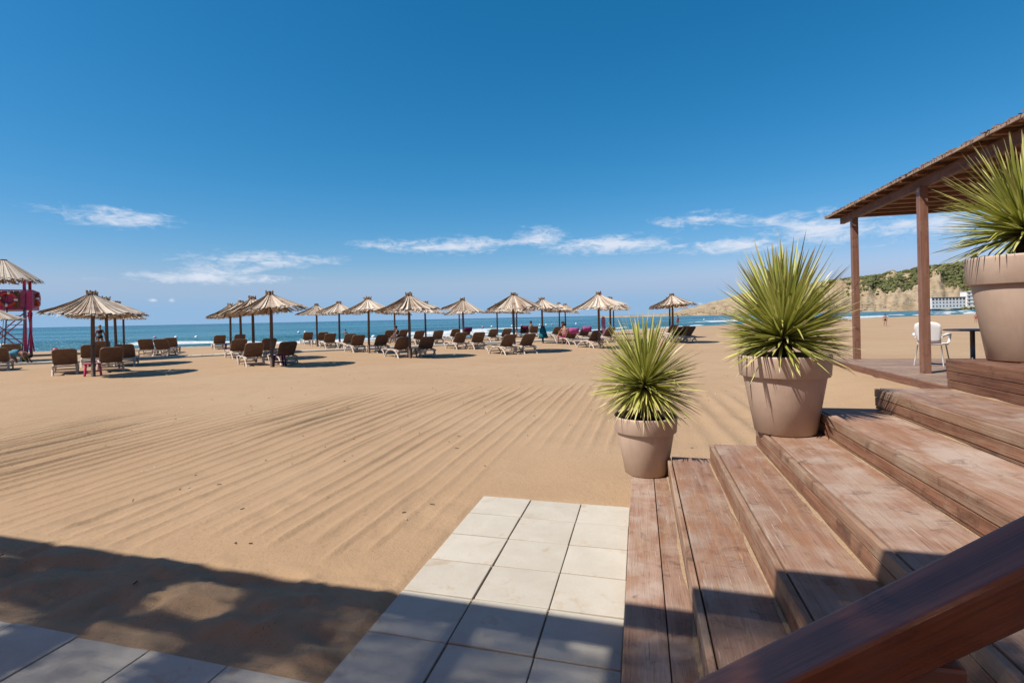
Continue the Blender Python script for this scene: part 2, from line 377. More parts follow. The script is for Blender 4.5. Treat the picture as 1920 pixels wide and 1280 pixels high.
M['scrub'] = plain('hill_scrub', (.165,.175,.068), .9, .15, .45, .12, 0, False)
M['lime'] = plain('white_render', (.74,.72,.69), .8, .2, .05, .3, alb=.85)
M['glass'] = plain('dark_window_glass', (.10,.12,.14), .15, .6, .2, .5)
M['terra'] = plain('terracotta_trim', (.40,.17,.10), .8, .2, .15, .5)
M['frame'] = plain('beige_resin', (.68,.57,.48), .5, .35, .10, 3, alb=.62)
def sling_mat():
    m, t, b = new_mat('brown_sling'); v = coords(t); n = t.noise(v, 8, 4); col = t.mix(t.ss(n, .3, .7), (.150,.094,.066), (.200,.128,.092))
    setb(t, b, col=col, rough=.7, spec=.3, alb=1, nor=bump(t, t.noise(v, 90, 2), .3, .003))
    tr = t.add('ShaderNodeBsdfTranslucent', {'Color': (.20,.105,.065,1)}); mx = t.add('ShaderNodeMixShader', {0: .35, 1: b.outputs[0], 2: tr.outputs[0]}); t.l.new(mx.outputs[0], t.n['Material Output'].inputs[0]); return m
M['sling'] = sling_mat()
M['slingframe'] = plain('taupe_resin', (.30,.20,.145), .5, .35, .12, 5)
M['magenta'] = plain('magenta_paint', (.54,.040,.125), .5, .4, .18, 3, alb=.8)
M['magenta2'] = plain('faded_magenta_board', (.44,.075,.13), .6, .3, .25, 4, alb=.8)
M['rust'] = plain('bare_worn_board', (.34,.17,.085), .75, .2, .25, 5)
M['darkmetal'] = plain('dark_metal', (.05,.04,.05), .4, .5, .15, 5)
M['orange'] = plain('orange_ring', (.72,.085,.04), .5, .4, .08, 4)
M['white'] = plain('white_plastic', (.78,.77,.76), .4, .45, .03, 4, alb=.85)
M['alu'] = plain('grey_tube_metal', (.50,.47,.45), .35, .5, .08, 5)
M['table'] = plain('dark_table_top', (.10,.06,.05), .4, .5, .2, 8)
M['pink'] = plain('pink_cloth', (.70,.13,.36), .85, .15, .12, 10)
M['pinkpale'] = plain('pale_pink_board', (.78,.36,.55), .6, .3, .06, 4)
M['plum'] = plain('plum_towel', (.20,.03,.07), .9, .1, .25, 12)
M['violet'] = plain('violet_towel', (.12,.025,.11), .9, .1, .25, 12)
M['teal'] = plain('teal_towel', (.02,.17,.23), .9, .1, .4, 9)
M['skin'] = plain('fair_skin', (.47,.235,.155), .55, .35, .08, 8)  # plain skin tone, fairer than the tanned one
M['skin2'] = plain('tanned_skin', (.36,.17,.11), .55, .35, .08, 8)
M['hairdark'] = plain('dark_hair', (.025,.016,.012), .6, .3, .3, 20)
M['hairfair'] = plain('fair_hair', (.42,.30,.17), .6, .3, .3, 20)
M['black'] = plain('black_swimwear', (.015,.015,.02), .7, .3, .2, 10)
M['blue'] = plain('blue_swimwear', (.07,.28,.40), .7, .3, .15, 10)
M['red'] = plain('red_plastic', (.62,.03,.04), .4, .45, .05, 4)
M['green'] = plain('lime_green_plastic', (.25,.52,.06), .4, .45, .05, 4)
M['twig'] = plain('dry_twig', (.10,.065,.04), .9, .1, .3, 30)
M['shell'] = plain('shell_white', (.72,.67,.58), .6, .3, .1, 30)

# ------------------------------------------------------------------ the shore
TX, TY = .954, .30; NX, NY = -.30, .954                            # along the shore, out to sea
_A = np.array([-20000,-300,-86,-27,-13,2.7,20,32,47,111,172,226,600,2000,20000], float)
_B = np.array([60,60,58.5,57.4,56.6,56.6,58.5,63,71.8,97.6,115,135,330,1200,11000], float)
def fshore(a): return np.interp(a, _A, _B)
SEA = -0.6
def shore_d(x, y):
    a = x*TX+y*TY; b = x*NX+y*NY
    f = (fshore(a-6)+2*fshore(a)+fshore(a+6))/4
    return b-f, a
PAVE_X0, PAVE_Y1 = -1.4024, 4.538
def ground_z(x, y, fine=True):
    x = np.asarray(x, float); y = np.asarray(y, float)
    d, a = shore_d(x, y); X, Y = w2s(x, y)
    z = np.interp(d, [-70,-45,-30,-20,-14,-7,0,12,60,4000], [0,0,.05,.05,-.02,-.25,-.6,-1.4,-4,-6])
    z = z + .10*sst(X, 2.4, 4.6)*sst(Y, 4.0, 6.5)*sst(-Y, -26, -16) + .17*sst(X, 2.6, 4.5)*sst(Y, 6.0, 9.0)*sst(-Y, -18, -14.5)*sst(-X, -14, -11)
    z = z - .010
    if not fine: return z
    near = sst(-np.hypot(x, y), -60, -30)
    z = z + near*(.05*fbm(x*.35, y*.35, 4, 3) + .020*fbm(x*1.5, y*1.5, 4, 11))
    # raked furrows, run by run, parallel to the stairs
    lane = X + .55*fbm(Y*.12+7, X*.09, 3, 21) + .075*fbm(Y*.6, X*.6, 3, 5) + .07*np.sin(Y*.36+X*.25)
    run = np.floor(lane/1.75); lr = lane-run*1.75
    rr = lambda s: _h(run, run*0, s)
    lw = lr+.16*(vn(lane*1.9, Y*.10, 23)-.5)
    ph = (lw/(.19+.055*rr(1)) + rr(2))*2*np.pi; fi = np.floor(ph/(2*np.pi)+.5)+run*17
    prof = (.5+.5*np.cos(ph+.7*np.sin(ph)))**1.9*(.55+.85*vn(fi*7.3, Y*.55+fi*3.1, 24)) + .16*(.5+.5*np.cos(ph*2.7+1.0))**3
    y0 = 2.95+.6*rr(3)+.35*(vn(np.floor(lane/.22), run*0, 8)-.5); ye = np.clip(12.6+(X+4.6)*.75, 7.4, 13.5)+1.6*(rr(4)-.5)
    mask = sst(Y, y0, y0+.30)*sst(-Y, -ye, -ye+2.6)
    mask = mask*(1-sst(X, -2.3, -1.2)*sst(-Y, -7.8, -5.8))*sst(-X, -.9, -.1)
    mask = mask*(.45+.55*sst(fbm(X*.55, Y*.25, 3, 31), -.18, .06))
    amp = .043*(1-.45*sst(Y, 5.5, 10.5))*(.75+.5*vn(X*2.1, Y*.5, 41))
    z = z + mask*amp*(prof-.35)
    # wider tracks to the right of the small planter
    l2 = X+.05*Y+.10*fbm(Y*.3, X*.3, 3, 51)
    m2 = sst(X, .55, .95)*sst(-X, -2.9, -2.1)*sst(Y, 5.6, 6.6)*sst(-Y, -12.5, -9.5)
    z = z + m2*.030*((.5+.5*np.cos(l2/.36*2*np.pi))**1.4-.4)
    # trodden sand in the near strip
    ye_ = 2.11-.045*(X+3.0); m3 = sst(-Y, -3.15, -2.75)*sst(-X, .9, 1.6)*sst(Y-ye_, .0, .22)
    z = z + m3*(.15*fbm(X*3.1+3*fbm(X*2, Y*2, 2, 71), Y*4.6, 4, 61)+.0)
    # footprints and dents
    z = z - near*.028*np.clip(fbm(X*2.6, Y*2.6, 2, 81)-.17, 0, 1)*6*(1-mask)*sst(vn(X*.3, Y*.3, 82), .35, .7)
    # under the paving and the stairs
    pv = sst(X, -1.47-.036*0, -1.40)*sst(-X, -6, -5.9)*sst(-Y, -4.60+.0*X, -4.52)*sst(Y, .2, .4)
    pv2 = sst(-Y, -2.13+.045*(X+3.0), -2.08+.045*(X+3.0))*sst(-X, -6, -5.9)*sst(X, -20, -19)*sst(Y, -6, -5)
    return z*(1-np.clip(pv*(X < -.05), 0, 1))*(1-np.clip(pv2, 0, 1)) - .016*np.clip(pv*(X < -.05)+pv2, 0, 1)

def axis(segs, lo, hi, g=1.09):
    c = [segs[0][0]]
    for a, b, st in segs:
        n = max(1, int(round((b-a)/st))); c += list(np.linspace(a, b, n+1)[1:])
    st = segs[-1][2]; p = c[-1]
    while p < hi: st *= g; p += st; c.append(p)
    st = segs[0][2]; p = c[0]; L = []
    while p > lo: st *= g; p -= st; L.append(p)
    return np.array(L[::-1]+c)
gx = axis([(-9.5,-1.4,.024),(-1.4,-.1,.03),(-.1,2.8,.045),(2.8,5,.12)], -3000, 3000)
gy = axis([(1.2,1.9,.10),(1.9,5.0,.034),(5.0,9.0,.055),(9.0,13.6,.09)], -900, 2500)
GX, GY = np.meshgrid(gx, gy); wx = GX*CT+GY*ST; wy = -GX*ST+GY*CT
wz = ground_z(wx, wy)
def grid_mesh(name, x, y, z, smooth=True, attrs=None):
    r, c = x.shape; me = D.meshes.new(name); n = r*c
    me.vertices.add(n); me.vertices.foreach_set('co', np.stack([x, y, z], -1).reshape(-1).astype(np.float32))
    i = np.arange(n).reshape(r, c); q = np.stack([i[:-1,:-1], i[:-1,1:], i[1:,1:], i[1:,:-1]], -1).reshape(-1, 4)
    me.loops.add(q.size); me.loops.foreach_set('vertex_index', q.reshape(-1).astype(np.int32))
    me.polygons.add(len(q)); me.polygons.foreach_set('loop_start', np.arange(0, q.size, 4, dtype=np.int32)); me.polygons.foreach_set('loop_total', np.full(len(q), 4, np.int32))
    me.polygons.foreach_set('use_smooth', np.full(len(q), smooth)); me.update(calc_edges=True)
    for k, a in (attrs or {}).items():
        at = me.attributes.new(k, 'FLOAT', 'POINT'); at.data.foreach_set('value', a.reshape(-1).astype(np.float32))
    return me
dsh, _ = shore_d(wx, wy)
wet = sst(dsh+1.2*fbm(wx*.3, wy*.3, 3, 91), -4.2, -1.2)
tag(link('beach_sand', grid_mesh('beach_sand', wx, wy, wz, True, {'wet': wet}), M['sand']), kind='structure')

# the sea: a sheet laid out along the shore and out to the horizon
sa = axis([(-70,60,1.0),(60,240,1.6)], -26000, 26000, 1.18); sd = axis([(-3,34,.35),(34,70,1.5)], -3.1, 42000, 1.20)
SA, SD = np.meshgrid(sa, sd); fb = (fshore(SA-6)+2*fshore(SA)+fshore(SA+6))/4
sx = SA*TX+(fb+SD)*NX; sy = SA*TY+(fb+SD)*NY
wv = 0*SD; fo = 0*SD
for (d0, am, wd, ln, sd_) in [(4.5,.26,1.2,14,1),(10,.42,1.6,20,2),(18,.46,1.9,26,3),(27,.40,2.2,34,4)]:
    dc = d0+3.0*fbm(SA/40+sd_*3.3, SA*0+sd_, 3, 100+sd_)*2
    on = sst(vn(SA/ln+sd_*5.1, SA*0+.5, 110+sd_), .25, .7); e = SD-dc
    wv = wv+am*on*np.exp(-(e/wd)**2)
    fo = np.maximum(fo, sst(vn(SA/(ln*.6)+sd_*9.7, SA*0+.5, 120+sd_), .42, .62)*np.exp(-((e+1.0)/(1.5+.30*d0/5))**2)*1.1)
wv = wv+.07*np.sin(SD/5.5+.8*np.sin(SA/17))*sst(SD, 12, 40)*sst(-SD, -300, -120)
sw = .9+.8*fbm(SA/9, SA*0, 3, 130)*3
fo = np.maximum(fo, .8*np.exp(-((SD-sw)/1.1)**2)); fo = np.maximum(fo, .62*sst(-SD, -.5, .6))
tag(link('sea', grid_mesh('sea', sx, sy, SEA+wv, True, {'foam': fo, 'logd': np.log(np.maximum(SD, 0)+3), 'along': SA}), M['sea']), kind='structure')

# ------------------------------------------------------------------ the headland across the bay
rx = np.array([1120,1160,1200,1230,1260,1300,1340,1400,1450,1500,1560,1600,1650,1700,1740,1810,1900,2000,2300,2800])
ry = np.array([591.6,590.6,589.5,588,584,575,563,549,541,535,528,521,516,507,499.5,492,481,472,462,455])
hx = np.linspace(1120, 2800, 560); hs_ = np.linspace(0, 1, 90)
HXs, HS = np.meshgrid(hx, hs_)
base = 640+30*np.sin(HXs/120)+25*fbm(HXs/60, HXs*0, 4, 140)*2
top = np.interp(HXs, rx, ry)-V0+math.tan(RO)*(HXs-960)
depth = 150+80*sst(HXs, 1300, 1800)
yy = base+HS*depth*1.9
peak = base+depth*1.0
Ht = np.maximum(.4, -top*peak/F)*1.0
s2 = np.clip((yy-base)/depth, 0, 2)
prof = np.where(s2 < 1, .30*sst(s2, .02, .16)+.30*sst(s2, .12, .5)+.42*sst(s2, .3, 1.0), 1.02-.35*(s2-1))/1.02
gul = fbm(HXs/22+2.5*fbm(HXs/50, s2*3, 3, 150), s2*2.2, 5, 151)
hz = H + SEA*0 - 2.2 + 1.4*sst(s2, 0, .03) + Ht*prof*(1+.42*gul*(1-sst(s2, .75, 1.0))*2) + (5.5*(fbm(HXs/13, s2*9, 5, 160))-2.5*np.abs(fbm(HXs/9+3, s2*5, 4, 165))*4)*sst(s2, .03, .2)*np.minimum(Ht/30, 1.2)*(1-.6*sst(s2,.8,1.))
hz = hz + 2.2*sst(s2, .9, 1.0)*0
ux = (math.cos(RO)*(HXs-960)-math.sin(RO)*(-8))/F
hxw = ux*yy
gr = fbm(HXs/85, s2*2.4, 4, 170)*1.3+.52*sst(HXs, 1540, 1700)*sst(s2, .22, .42)+.45*sst(s2, .86, .97)*sst(HXs, 1400, 1570)-.25*sst(-s2, -.30, -.12)+.28*sst(HXs, 1735, 1800)*sst(s2, .2, .4)
gr = gr-.6*np.exp(-((HXs-1752)/13)**2-((s2-.33)/.20)**2)
gr = np.clip(gr+.125, 0, 1)*sst(HXs, 1380, 1560)
tag(link('headland_hill', grid_mesh('headland_hill', hxw, yy, hz, True, {'green': gr}), M['hill']), kind='structure')
mb = MB(); cnt = 0
flat = rng.integers(0, gr.size, 60000)
for q in flat:
    i, j = np.unravel_index(q, gr.shape)
    if HXs[i,j] > 2050 or s2[i,j] > 1.06 or gr[i,j] < .24+.30*random.random(): continue
    r = random.uniform(1.1, 3.0)*(1.2 if s2[i,j] > .85 else 1)
    mb.blob((hxw[i,j]+random.uniform(-1.5,1.5), yy[i,j]+random.uniform(-2,2), hz[i,j]+r*.35), (r, r, r*.75), 1, .28); cnt += 1
    if cnt > 4600: break
tag(mb.obj('hillside_scrub', M['scrub']), 'green scrub covering the upper slopes of the headland', 'scrub', kind='stuff')
mb = MB()
for k in range(260):
    j = random.randrange(40, 330); i = random.randrange(1, 6); r = random.uniform(.5, 1.5)
    mb.blob((hxw[i,j], yy[i,j], hz[i,j]+r*.2), (r*1.4, r, r*.7), 1, .3)
tag(mb.obj('shore_rocks', M['hill']), 'tan rocks strewn along the foot of the headland', 'rocks', kind='stuff')

def building(name, px0, px1, ytop, ybot, yd, label, rows, cols, gal):
    c0 = ray(px0, ybot)*yd; c1 = ray(px1, ybot)*yd; w = c1[0]-c0[0]; zb = H+c0[2]-1.5; zt = H+(ray((px0+px1)/2, ytop)*yd)[2]; h = zt-zb
    e = empty(name, ((c0[0]+c1[0])/2, yd, zb), 0, label, 'building')
    MB().box((0, 5, h/2), (w, 10, h)).obj('wall', M['lime'], e)
    rf = MB().box((0, 4.9, h+.2), (w+.9, 11, .4)).obj('roof', M['lime'], e)
    MB().box((0, -.35, h-.12), (w+.7, .5, .3)).obj('cornice', M['terra'] if gal else M['lime'], e)
    fh = (h-1.5)/rows
    wm = MB().box((0,0,0), (w/cols*.34, .12, fh*.42)).mesh('window'); wm.materials.append(M['glass'])
    bm_ = MB().box((0,0,0), (w*.985, .7, .22)).mesh('balcony_slab'); bm_.materials.append(M['lime'])
    fm = MB().box((0,0,0), (w/cols*.60, .1, fh*.70)).mesh('frame'); fm.materials.append(M['terra'] if gal else M['lime'])
    for r in range(rows):
        z = 1.5+fh*(r+.48)
        for k in range(cols):
            x = -w/2+w*(k+.5)/cols
            f = link('window', wm, None, e, (x, -.09, z))
            if gal and r == rows-1: link('frame', fm, None, f, (0, .045, 0))
        if r and not gal: link('balcony_slab', bm_, None, e, (0, -.34, 1.5+fh*r))
building('seafront_hotel', 1747, 1811, 557, 577, 655, 'long white building with rows of small windows at the foot of the headland', 3, 10, True)
building('hotel_block', 1813, 1850, 546.5, 574, 668, 'taller white block with balconies beside the long white building', 4, 4, False)
mb = MB()
for k in range(26): mb.blob((ray(1818,576)[0]*640+random.uniform(-9,22), 640+random.uniform(-3,3), -.2+random.uniform(0,2.2)), (1.6,1.4,1.5), 1, .3)
tag(mb.obj('hedge', M['scrub']), 'green hedge in front of the white buildings across the bay', 'hedge')

# ------------------------------------------------------------------ paving in front of the stairs
YAW = -TH
pav = tag(empty('paved_path', (0,0,0), YAW), kind='structure')
sw_, sdp, sh_ = .4444, .4162, -.0161
g_ = .012
variants = []
for k in range(5):
    me = sheared(bevel_box('slab', (sw_-g_, sdp-g_, .06), .005, 2, .0012), -.036); me.materials.append(M['slab']); variants.append(me)
for r in range(7):
    for c in range(3):
        w = sw_-g_ if c < 2 else .40
        me = random.choice(variants) if c < 2 else None
        x = PAVE_X0+c*sw_+sw_/2 if c < 2 else PAVE_X0+2*sw_+.202
        if me is None: me = sheared(bevel_box('slab', (.40, sdp-g_, .06), .005, 2, .0012), -.036); me.materials.append(M['slab'])
        link('slab', me, None, pav, (x+random.uniform(-.002,.002), PAVE_Y1-(r+.5)*sdp+sh_*(c+.5), -.03+random.uniform(-.003,.003)), (random.uniform(-.004,.004), random.uniform(-.004,.004), random.uniform(-.003,.003)))
big = []
for k in range(4):
    me = sheared(bevel_box('slab', (.475-.008, .475-.008, .06), .005, 2, .0012), -.045); me.materials.append(M['slab']); big.append(me)
for r in range(5):
    for c in range(-9, 7):
        X = -1.44-.475*(c+.5); Y = 2.06-.475*(r+.5)+.045*(-.475*0+ .475*(c+.5))
        if X > -1.42 and Y > 1.38: continue
        link('slab', random.choice(big), None, pav, (X, Y, -.036+random.uniform(-.003,.003)), (random.uniform(-.004,.004), random.uniform(-.004,.004), random.uniform(-.003,.003)))

# ------------------------------------------------------------------ wooden stairs
NXs = [-.10, .215, .555, .92, 1.34, 1.80, 2.30, 4.3]; ZS = [.1635, .327, .4905, .654, .8175, .981, 1.21]; FAR = [5.08, 4.90, 4.74, 4.74, 4.74, 4.74, 4.76]
NEAR = .74
stairs = empty('wooden_staircase', (0,0,0), YAW, 'broad flight of worn reddish brown wooden steps with planters on their ends', 'stairs')
for k in range(7):
    z = ZS[k]; zl = ZS[k-1] if k else 0; x0, x1 = NXs[k], NXs[k+1]; L = FAR[k]-NEAR; yc = (FAR[k]+NEAR)/2; wd = x1-x0
    tm = M['stair']; th = .046 if k < 6 else .06
    cuts = [0, .62, 1.0] if k == 0 else ([0, 1.0] if k < 6 else [0,.12,.24,.36,.48,.6,.72,.84,1.0])
    if k:                                                        # a front board stands on edge before the tread, a little below it
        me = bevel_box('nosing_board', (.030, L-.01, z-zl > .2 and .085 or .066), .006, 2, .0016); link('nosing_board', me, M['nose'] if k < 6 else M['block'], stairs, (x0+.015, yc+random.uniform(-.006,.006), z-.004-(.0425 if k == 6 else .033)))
        xs = x0+.036
    else: xs = x0
    for a, b in zip(cuts[:-1], cuts[1:]):
        xa, xb = xs+(x1-xs)*a, xs+(x1-xs)*b+(.03 if b == 1 else 0)
        me = bevel_box('tread_plank', (xb-xa-.004, L+random.uniform(-.012,.012), th), .007, 2, .0018)
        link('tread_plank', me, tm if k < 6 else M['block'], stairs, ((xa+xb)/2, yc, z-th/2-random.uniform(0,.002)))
    hr = z-zl-th
    if k: hr = z-zl-.004-(.085 if k == 6 else .066)-.003
    rz = [(.22, 1.0), (0, .22)] if k < 6 else [(.5, 1.0), (0, .5)]
    for q, (a, b) in enumerate(rz):
        hh = hr*(b-a)-.003
        me = bevel_box('riser_plank', (.028, L-.02, hh), .004, 2, .0012)
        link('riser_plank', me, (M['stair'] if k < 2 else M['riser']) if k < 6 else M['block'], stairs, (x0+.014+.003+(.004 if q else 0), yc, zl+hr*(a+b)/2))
    for ye, s in ((FAR[k]-.02, 1), (NEAR+.02, -1)):
        me = bevel_box('end_board', (wd-.03, .03, max(.04, z-th-.008)), .004, 1)
        link('end_board', me, M['riser'], stairs, ((x0+x1)/2+.02, ye, (z-th-.008)/2))
for k in range(1, 7):                                              # blown sand caught at the foot of each riser
    mb = MB(); x = NXs[k]+.004; z = ZS[k-1]; n = 90
    for i in range(n):
        y0 = NEAR+.05+(FAR[k-1]-NEAR-.1)*i/n; y1 = NEAR+.05+(FAR[k-1]-NEAR-.1)*(i+1)/n
        wa = max(.0015, .009+.026*float(fbm(y0*3.3, k*7.7, 3, 200))*2); wb = max(.0015, .009+.026*float(fbm(y1*3.3, k*7.7, 3, 200))*2)
        mb._add([(x, y0, z+.0), (x-wa, y0, z+.0008), (x-wb, y1, z+.0008), (x, y1, z+.0), (x, y0, z+wa*.42), (x, y1, z+wb*.42)], [(1,2,5,4), (0,4,5,3)])
    o = mb.obj('sand_drift', M['drift'], stairs); o['kind'] = 'stuff'

# handrail at the near side of the stairs
hr_ = empty('stair_handrail', s2w(.35, .85, .0), YAW, 'dark varnished wooden handrail with square post in the near right corner', 'handrail')
slope = .6655; zr = lambda X: .996+(X-.061)*slope
def loc(X, Y, Z): return Vector((X-.35, Y-.85, Z))
ang = math.atan(slope); L = 3.2
me = bevel_box('top_rail', (L, .10, .066), .010, 3)
o = link('top_rail', me, M['rail'], hr_, loc(.75, .85, zr(.75)-.033/math.cos(ang)), (0, -ang, 0))
for X in (-.42, .36, 1.3):
    me = bevel_box('post', (.10, .088, zr(X)-.07), .006, 2); link('post', me, M['rail'], hr_, loc(X, .852, (zr(X)-.07)/2))

# the pergola over the terrace behind and above the camera, whose shade falls on the foreground
PZ = 4.2
per = empty('terrace_pergola', s2w(-2.714, .534, 0), YAW-.05, 'brown wooden pergola with a reed roof shading the terrace', 'pergola')
MB().bar((-6.5, 0, PZ), (4.4, 0, PZ), .13, .16).obj('front_beam', M['beamx'], per)
for X in (-6.6, -5.2, -3.95, -2.76, -1.86, -.75, .08, 1.1, 2.2, 3.4, 4.5): MB().bar((X, -.03, PZ+.10), (X, -6.2, PZ+.10), .10, .12).obj('rafter', M['beam'], per)
MB().bar((-7.0, -6.1, PZ), (5.4, -6.1, PZ), .12, .16).obj('rear_beam', M['beamx'], per)
for X, Y in ((-6.6, -6.1), (-2.0, -6.1), (2.2, -6.1), (5.2, -6.1), (5.2, -.05), (-6.6, -.05)): MB().box((X, Y, PZ/2), (.12, .12, PZ)).obj('post', M['post'], per)
mb = MB()
yq = -.02
while yq > -6.2:
    xq = -7.2
    while xq < 5.4:
        near_ = yq > -2.2; Lq = random.uniform(.10, .22) if near_ else random.uniform(1.5, 3.0); xm = xq+Lq/2; w_ = .0128
        if near_:
            den = float(sst(fbm(xm*1.1+3, yq*1.9, 4, 300), -.05, .16)); thin = .10+.38*den+(.12 if -1.5 < xm < 1.2 and yq < -.14 else 0)+(.20 if xm < -1.4 and yq < -.66 else 0)
            if -.02 > yq > -.12: thin = 0
            if -2.72 < xm < -2.20 and -.10 > yq > -.50: thin = .46+.2*float(fbm(xm*5, yq*5, 3, 310))
            if abs(xm+2.95) < .22 or abs(xm+1.95) < .20: thin *= .25
            w_ = .0128*(1-min(.9, thin))*random.uniform(.9, 1.1)
        mb._add([(xq, yq-w_, PZ+.17), (xq+Lq, yq-w_, PZ+.17), (xq+Lq, yq+w_, PZ+.174), (xq, yq+w_, PZ+.174)], [(0,1,2,3)], random.random())
        xq += Lq
    yq -= .024
o = mb.obj('reed_mat', M['screen'], per, tint=True); o['kind'] = 'stuff'
mb = MB()
for q in range(620): mb.box((-7.0+q*.02, -6.0, PZ*.5), (.017, .012, PZ-.1), None, random.random())
o = mb.obj('added_reed_screen', M['screen'], per, tint=True); o['kind'] = 'stuff'  # unseen rear screen, added to block sky light and warm the shade

# ------------------------------------------------------------------ planters and yuccas
def planter(Xs, Ys, z, r, h, label):
    e = empty('planter', s2w(Xs, Ys, z), random.uniform(0, 6), label, 'planter', 'taupe planters on the stair ends')
    rb = r*.66; rh = h*.265; rt = r*.985
    body = [(0.0,.0),(rb*.93,.0),(rb,.010),(rb+(r*.895-rb)*.985,h-rh-.004),(r*.895,h-rh+.006),(r*.88,h-rh+.02)]
    MB().lathe(body, 64).obj('pot_body', M['pot'], e, smooth=True)
    rim = [(r*.87,h-rh+.004),(r*.955,h-rh-.002),(r*.972,h-rh+.004),(r,h-.022),(r*1.004,h-.008),(r*.995,h-.001),(r*.975,h),(r*.955,h-.006),(r*.93,h-.05),(r*.90,h-.12)]
    MB().lathe(rim, 64).obj('rim', M['pot'], e, smooth=True)
    mb = MB(); mb.lathe([(0,h-.045),(r*.3,h-.04),(r*.6,h-.052),(r*.915,h-.06)], 40); mb.obj('soil', M['soil'], e)
    return e
def yucca(Xs, Ys, z, rs, up, n, label, seed, cz, low=1.35):
    random.seed(seed); e = empty('yucca_plant', s2w(Xs, Ys, z), 0, label, 'plant', 'spiky yuccas in the planters')
    mb = MB(); mb.tube([(0,0,-.02),(0.005,0,cz*.5),(0,0,cz+.03)], [.055,.06,.045], 12); mb.obj('trunk', M['trunk'], e)
    V = []; Fc = []; C = []
    for i in range(n):
        u = (i+.5)/n
        cp = 1-u*low                                             # from straight up to well below level
        pol = math.acos(max(-1, min(1, cp)))+random.gauss(0, .05); a = i*2.399963+random.uniform(-.25, .25)
        d = Vector((math.sin(pol)*math.cos(a), math.sin(pol)*math.sin(a), math.cos(pol)))
        if pol > .45 and random.random() < .55*float(sst(np.array(fbm(a*1.1+seed, pol*2.2, 2, 400)), .03, .16)): continue
        t = max(0, math.cos(pol)); L = (rs+(up-rs)*t**1.5)*random.uniform(.74, 1.06)*(1+.16*math.sin(a*2+seed)*math.sin(pol))
        if pol > 1.9: L *= .86
        w = random.uniform(.0070, .0115)*(rs/.45)**.5; dro = (.01+.13*max(0, math.sin(pol))**2*random.uniform(-.15, 1.0)**2)*(1 if pol > .5 else .3); lat = random.gauss(0, .05); kink = random.uniform(.25, .7) if random.random() < .07 else 0
        if pol > 1.75: dro += .10
        o0 = Vector((0,0,cz))+d*.035+Vector((0,0,.06*(1-u)-.03)); side = d.cross(Vector((0,0,1)))
        side = side.normalized() if side.length > .05 else Vector((math.cos(a+1.57), math.sin(a+1.57), 0)); nn = side.cross(d).normalized()
        tw = random.uniform(-.5, .5); side, nn = side*math.cos(tw)+nn*math.sin(tw), nn*math.cos(tw)-side*math.sin(tw)
        kk = random.randrange(0, 9) if not (pol > 1.75 and random.random() < .35) else 9
        if pol > 2.0 and random.random() < .5: kk = 9
        sec = [(0,.55),(.15,.9),(.45,1.0),(.75,.72),(.93,.33),(1.0,.04)]; b = len(V)
        for (s, ww) in sec:
            p = o0+d*(L*s)+Vector((0,0,-1))*dro*L*s*s+side*(lat*L*s*s)+Vector((0,0,-1))*kink*L*max(0, s-.62)*1.2; f = w*ww
            V += [p-side*f+nn*f*.35, p, p+side*f+nn*f*.35]; C += [kk+min(.985, s*.985+.005)]*3
        for s in range(len(sec)-1):
            q = b+s*3; Fc += [(q, q+1, q+4, q+3), (q+1, q+2, q+5, q+4)]
    me = pydata('foliage', V, Fc); at = me.attributes.new('tint', 'FLOAT', 'POINT'); at.data.foreach_set('value', np.array(C, dtype=np.float32))
    o = link('foliage', me, M['leaf'], e); o['kind'] = 'stuff'; random.seed(seed+1); return e
planter(.03, 4.93, ZS[0], .283, .525, 'smallest taupe planter, on the lowest wooden step')
yucca(.03, 4.93, ZS[0]+.49, .455, .64, 800, 'spiky green yucca in the smallest planter, nearest the white pavers', 3, .30, 1.62)
planter(1.10, 4.54, ZS[3], .335, .61, 'middle taupe planter, on the fourth wooden step')
yucca(1.10, 4.54, ZS[3]+.575, .52, .76, 860, 'bright green yucca in the middle planter, in front of the headland', 5, .16, 1.24)
planter(2.72, 4.56, ZS[6], .345, .755, 'largest taupe planter, on the top block at the right edge')
yucca(2.72, 4.56, ZS[6]+.72, .43, .66, 760, 'spiky yucca in the largest planter, cut off by the right edge', 9, .22, 1.28)

# ------------------------------------------------------------------ pavilion on its deck
DZ = .40
deck = empty('timber_deck', s2w(5, 10, 0), YAW, 'weathered timber deck under the reed roofed pavilion', 'deck')
def dl(X, Y, Z): return Vector((X-5, Y-10, Z))
bms = []
for k in range(4):
    me = bevel_box('deck_board', (6.9, .128, .03), .004, 1, .001); me.materials.append(M['deck']); bms.append(me)
Y = 5.2
while Y < 14.6: link('deck_board', random.choice(bms), None, deck, dl(4.62+3.45+random.uniform(-.006,.006), Y, DZ-.015)); Y += .136
me = bevel_box('edge_board', (.035, 9.6, .15), .004, 1, .001); link('edge_board', me, M['beam'], deck, dl(4.60, 9.85, DZ-.085))
me = bevel_box('edge_board', (6.9, .035, .15), .004, 1, .001); link('edge_board', me, M['beamx'], deck, dl(8.07, 14.66, DZ-.085))
pv_ = empty('beach_pavilion', s2w(5.2, 11.3, 0), YAW, 'open brown timber pavilion with a flat reed roof at the right', 'pavilion')
def pl(X, Y, Z): return Vector((X-5.2, Y-11.3, Z))
for X, Y in ((5.20,14.62),(5.17,11.35),(5.2,8.0),(5.2,5.6),(10.6,14.62),(10.6,11.35),(10.6,8.0)):
    me = bevel_box('post', (.135, .135, 3.86-DZ+.01), .006, 2); link('post', me, M['post'], pv_, pl(X, Y, (3.86+DZ)/2), (0, 0, 0))
for X in (5.2, 10.6):
    me = bevel_box('beam', (.10, 11.1, .19), .006, 2); link('beam', me, M['beam'], pv_, pl(X, 9.85, 3.95))
rfm = []
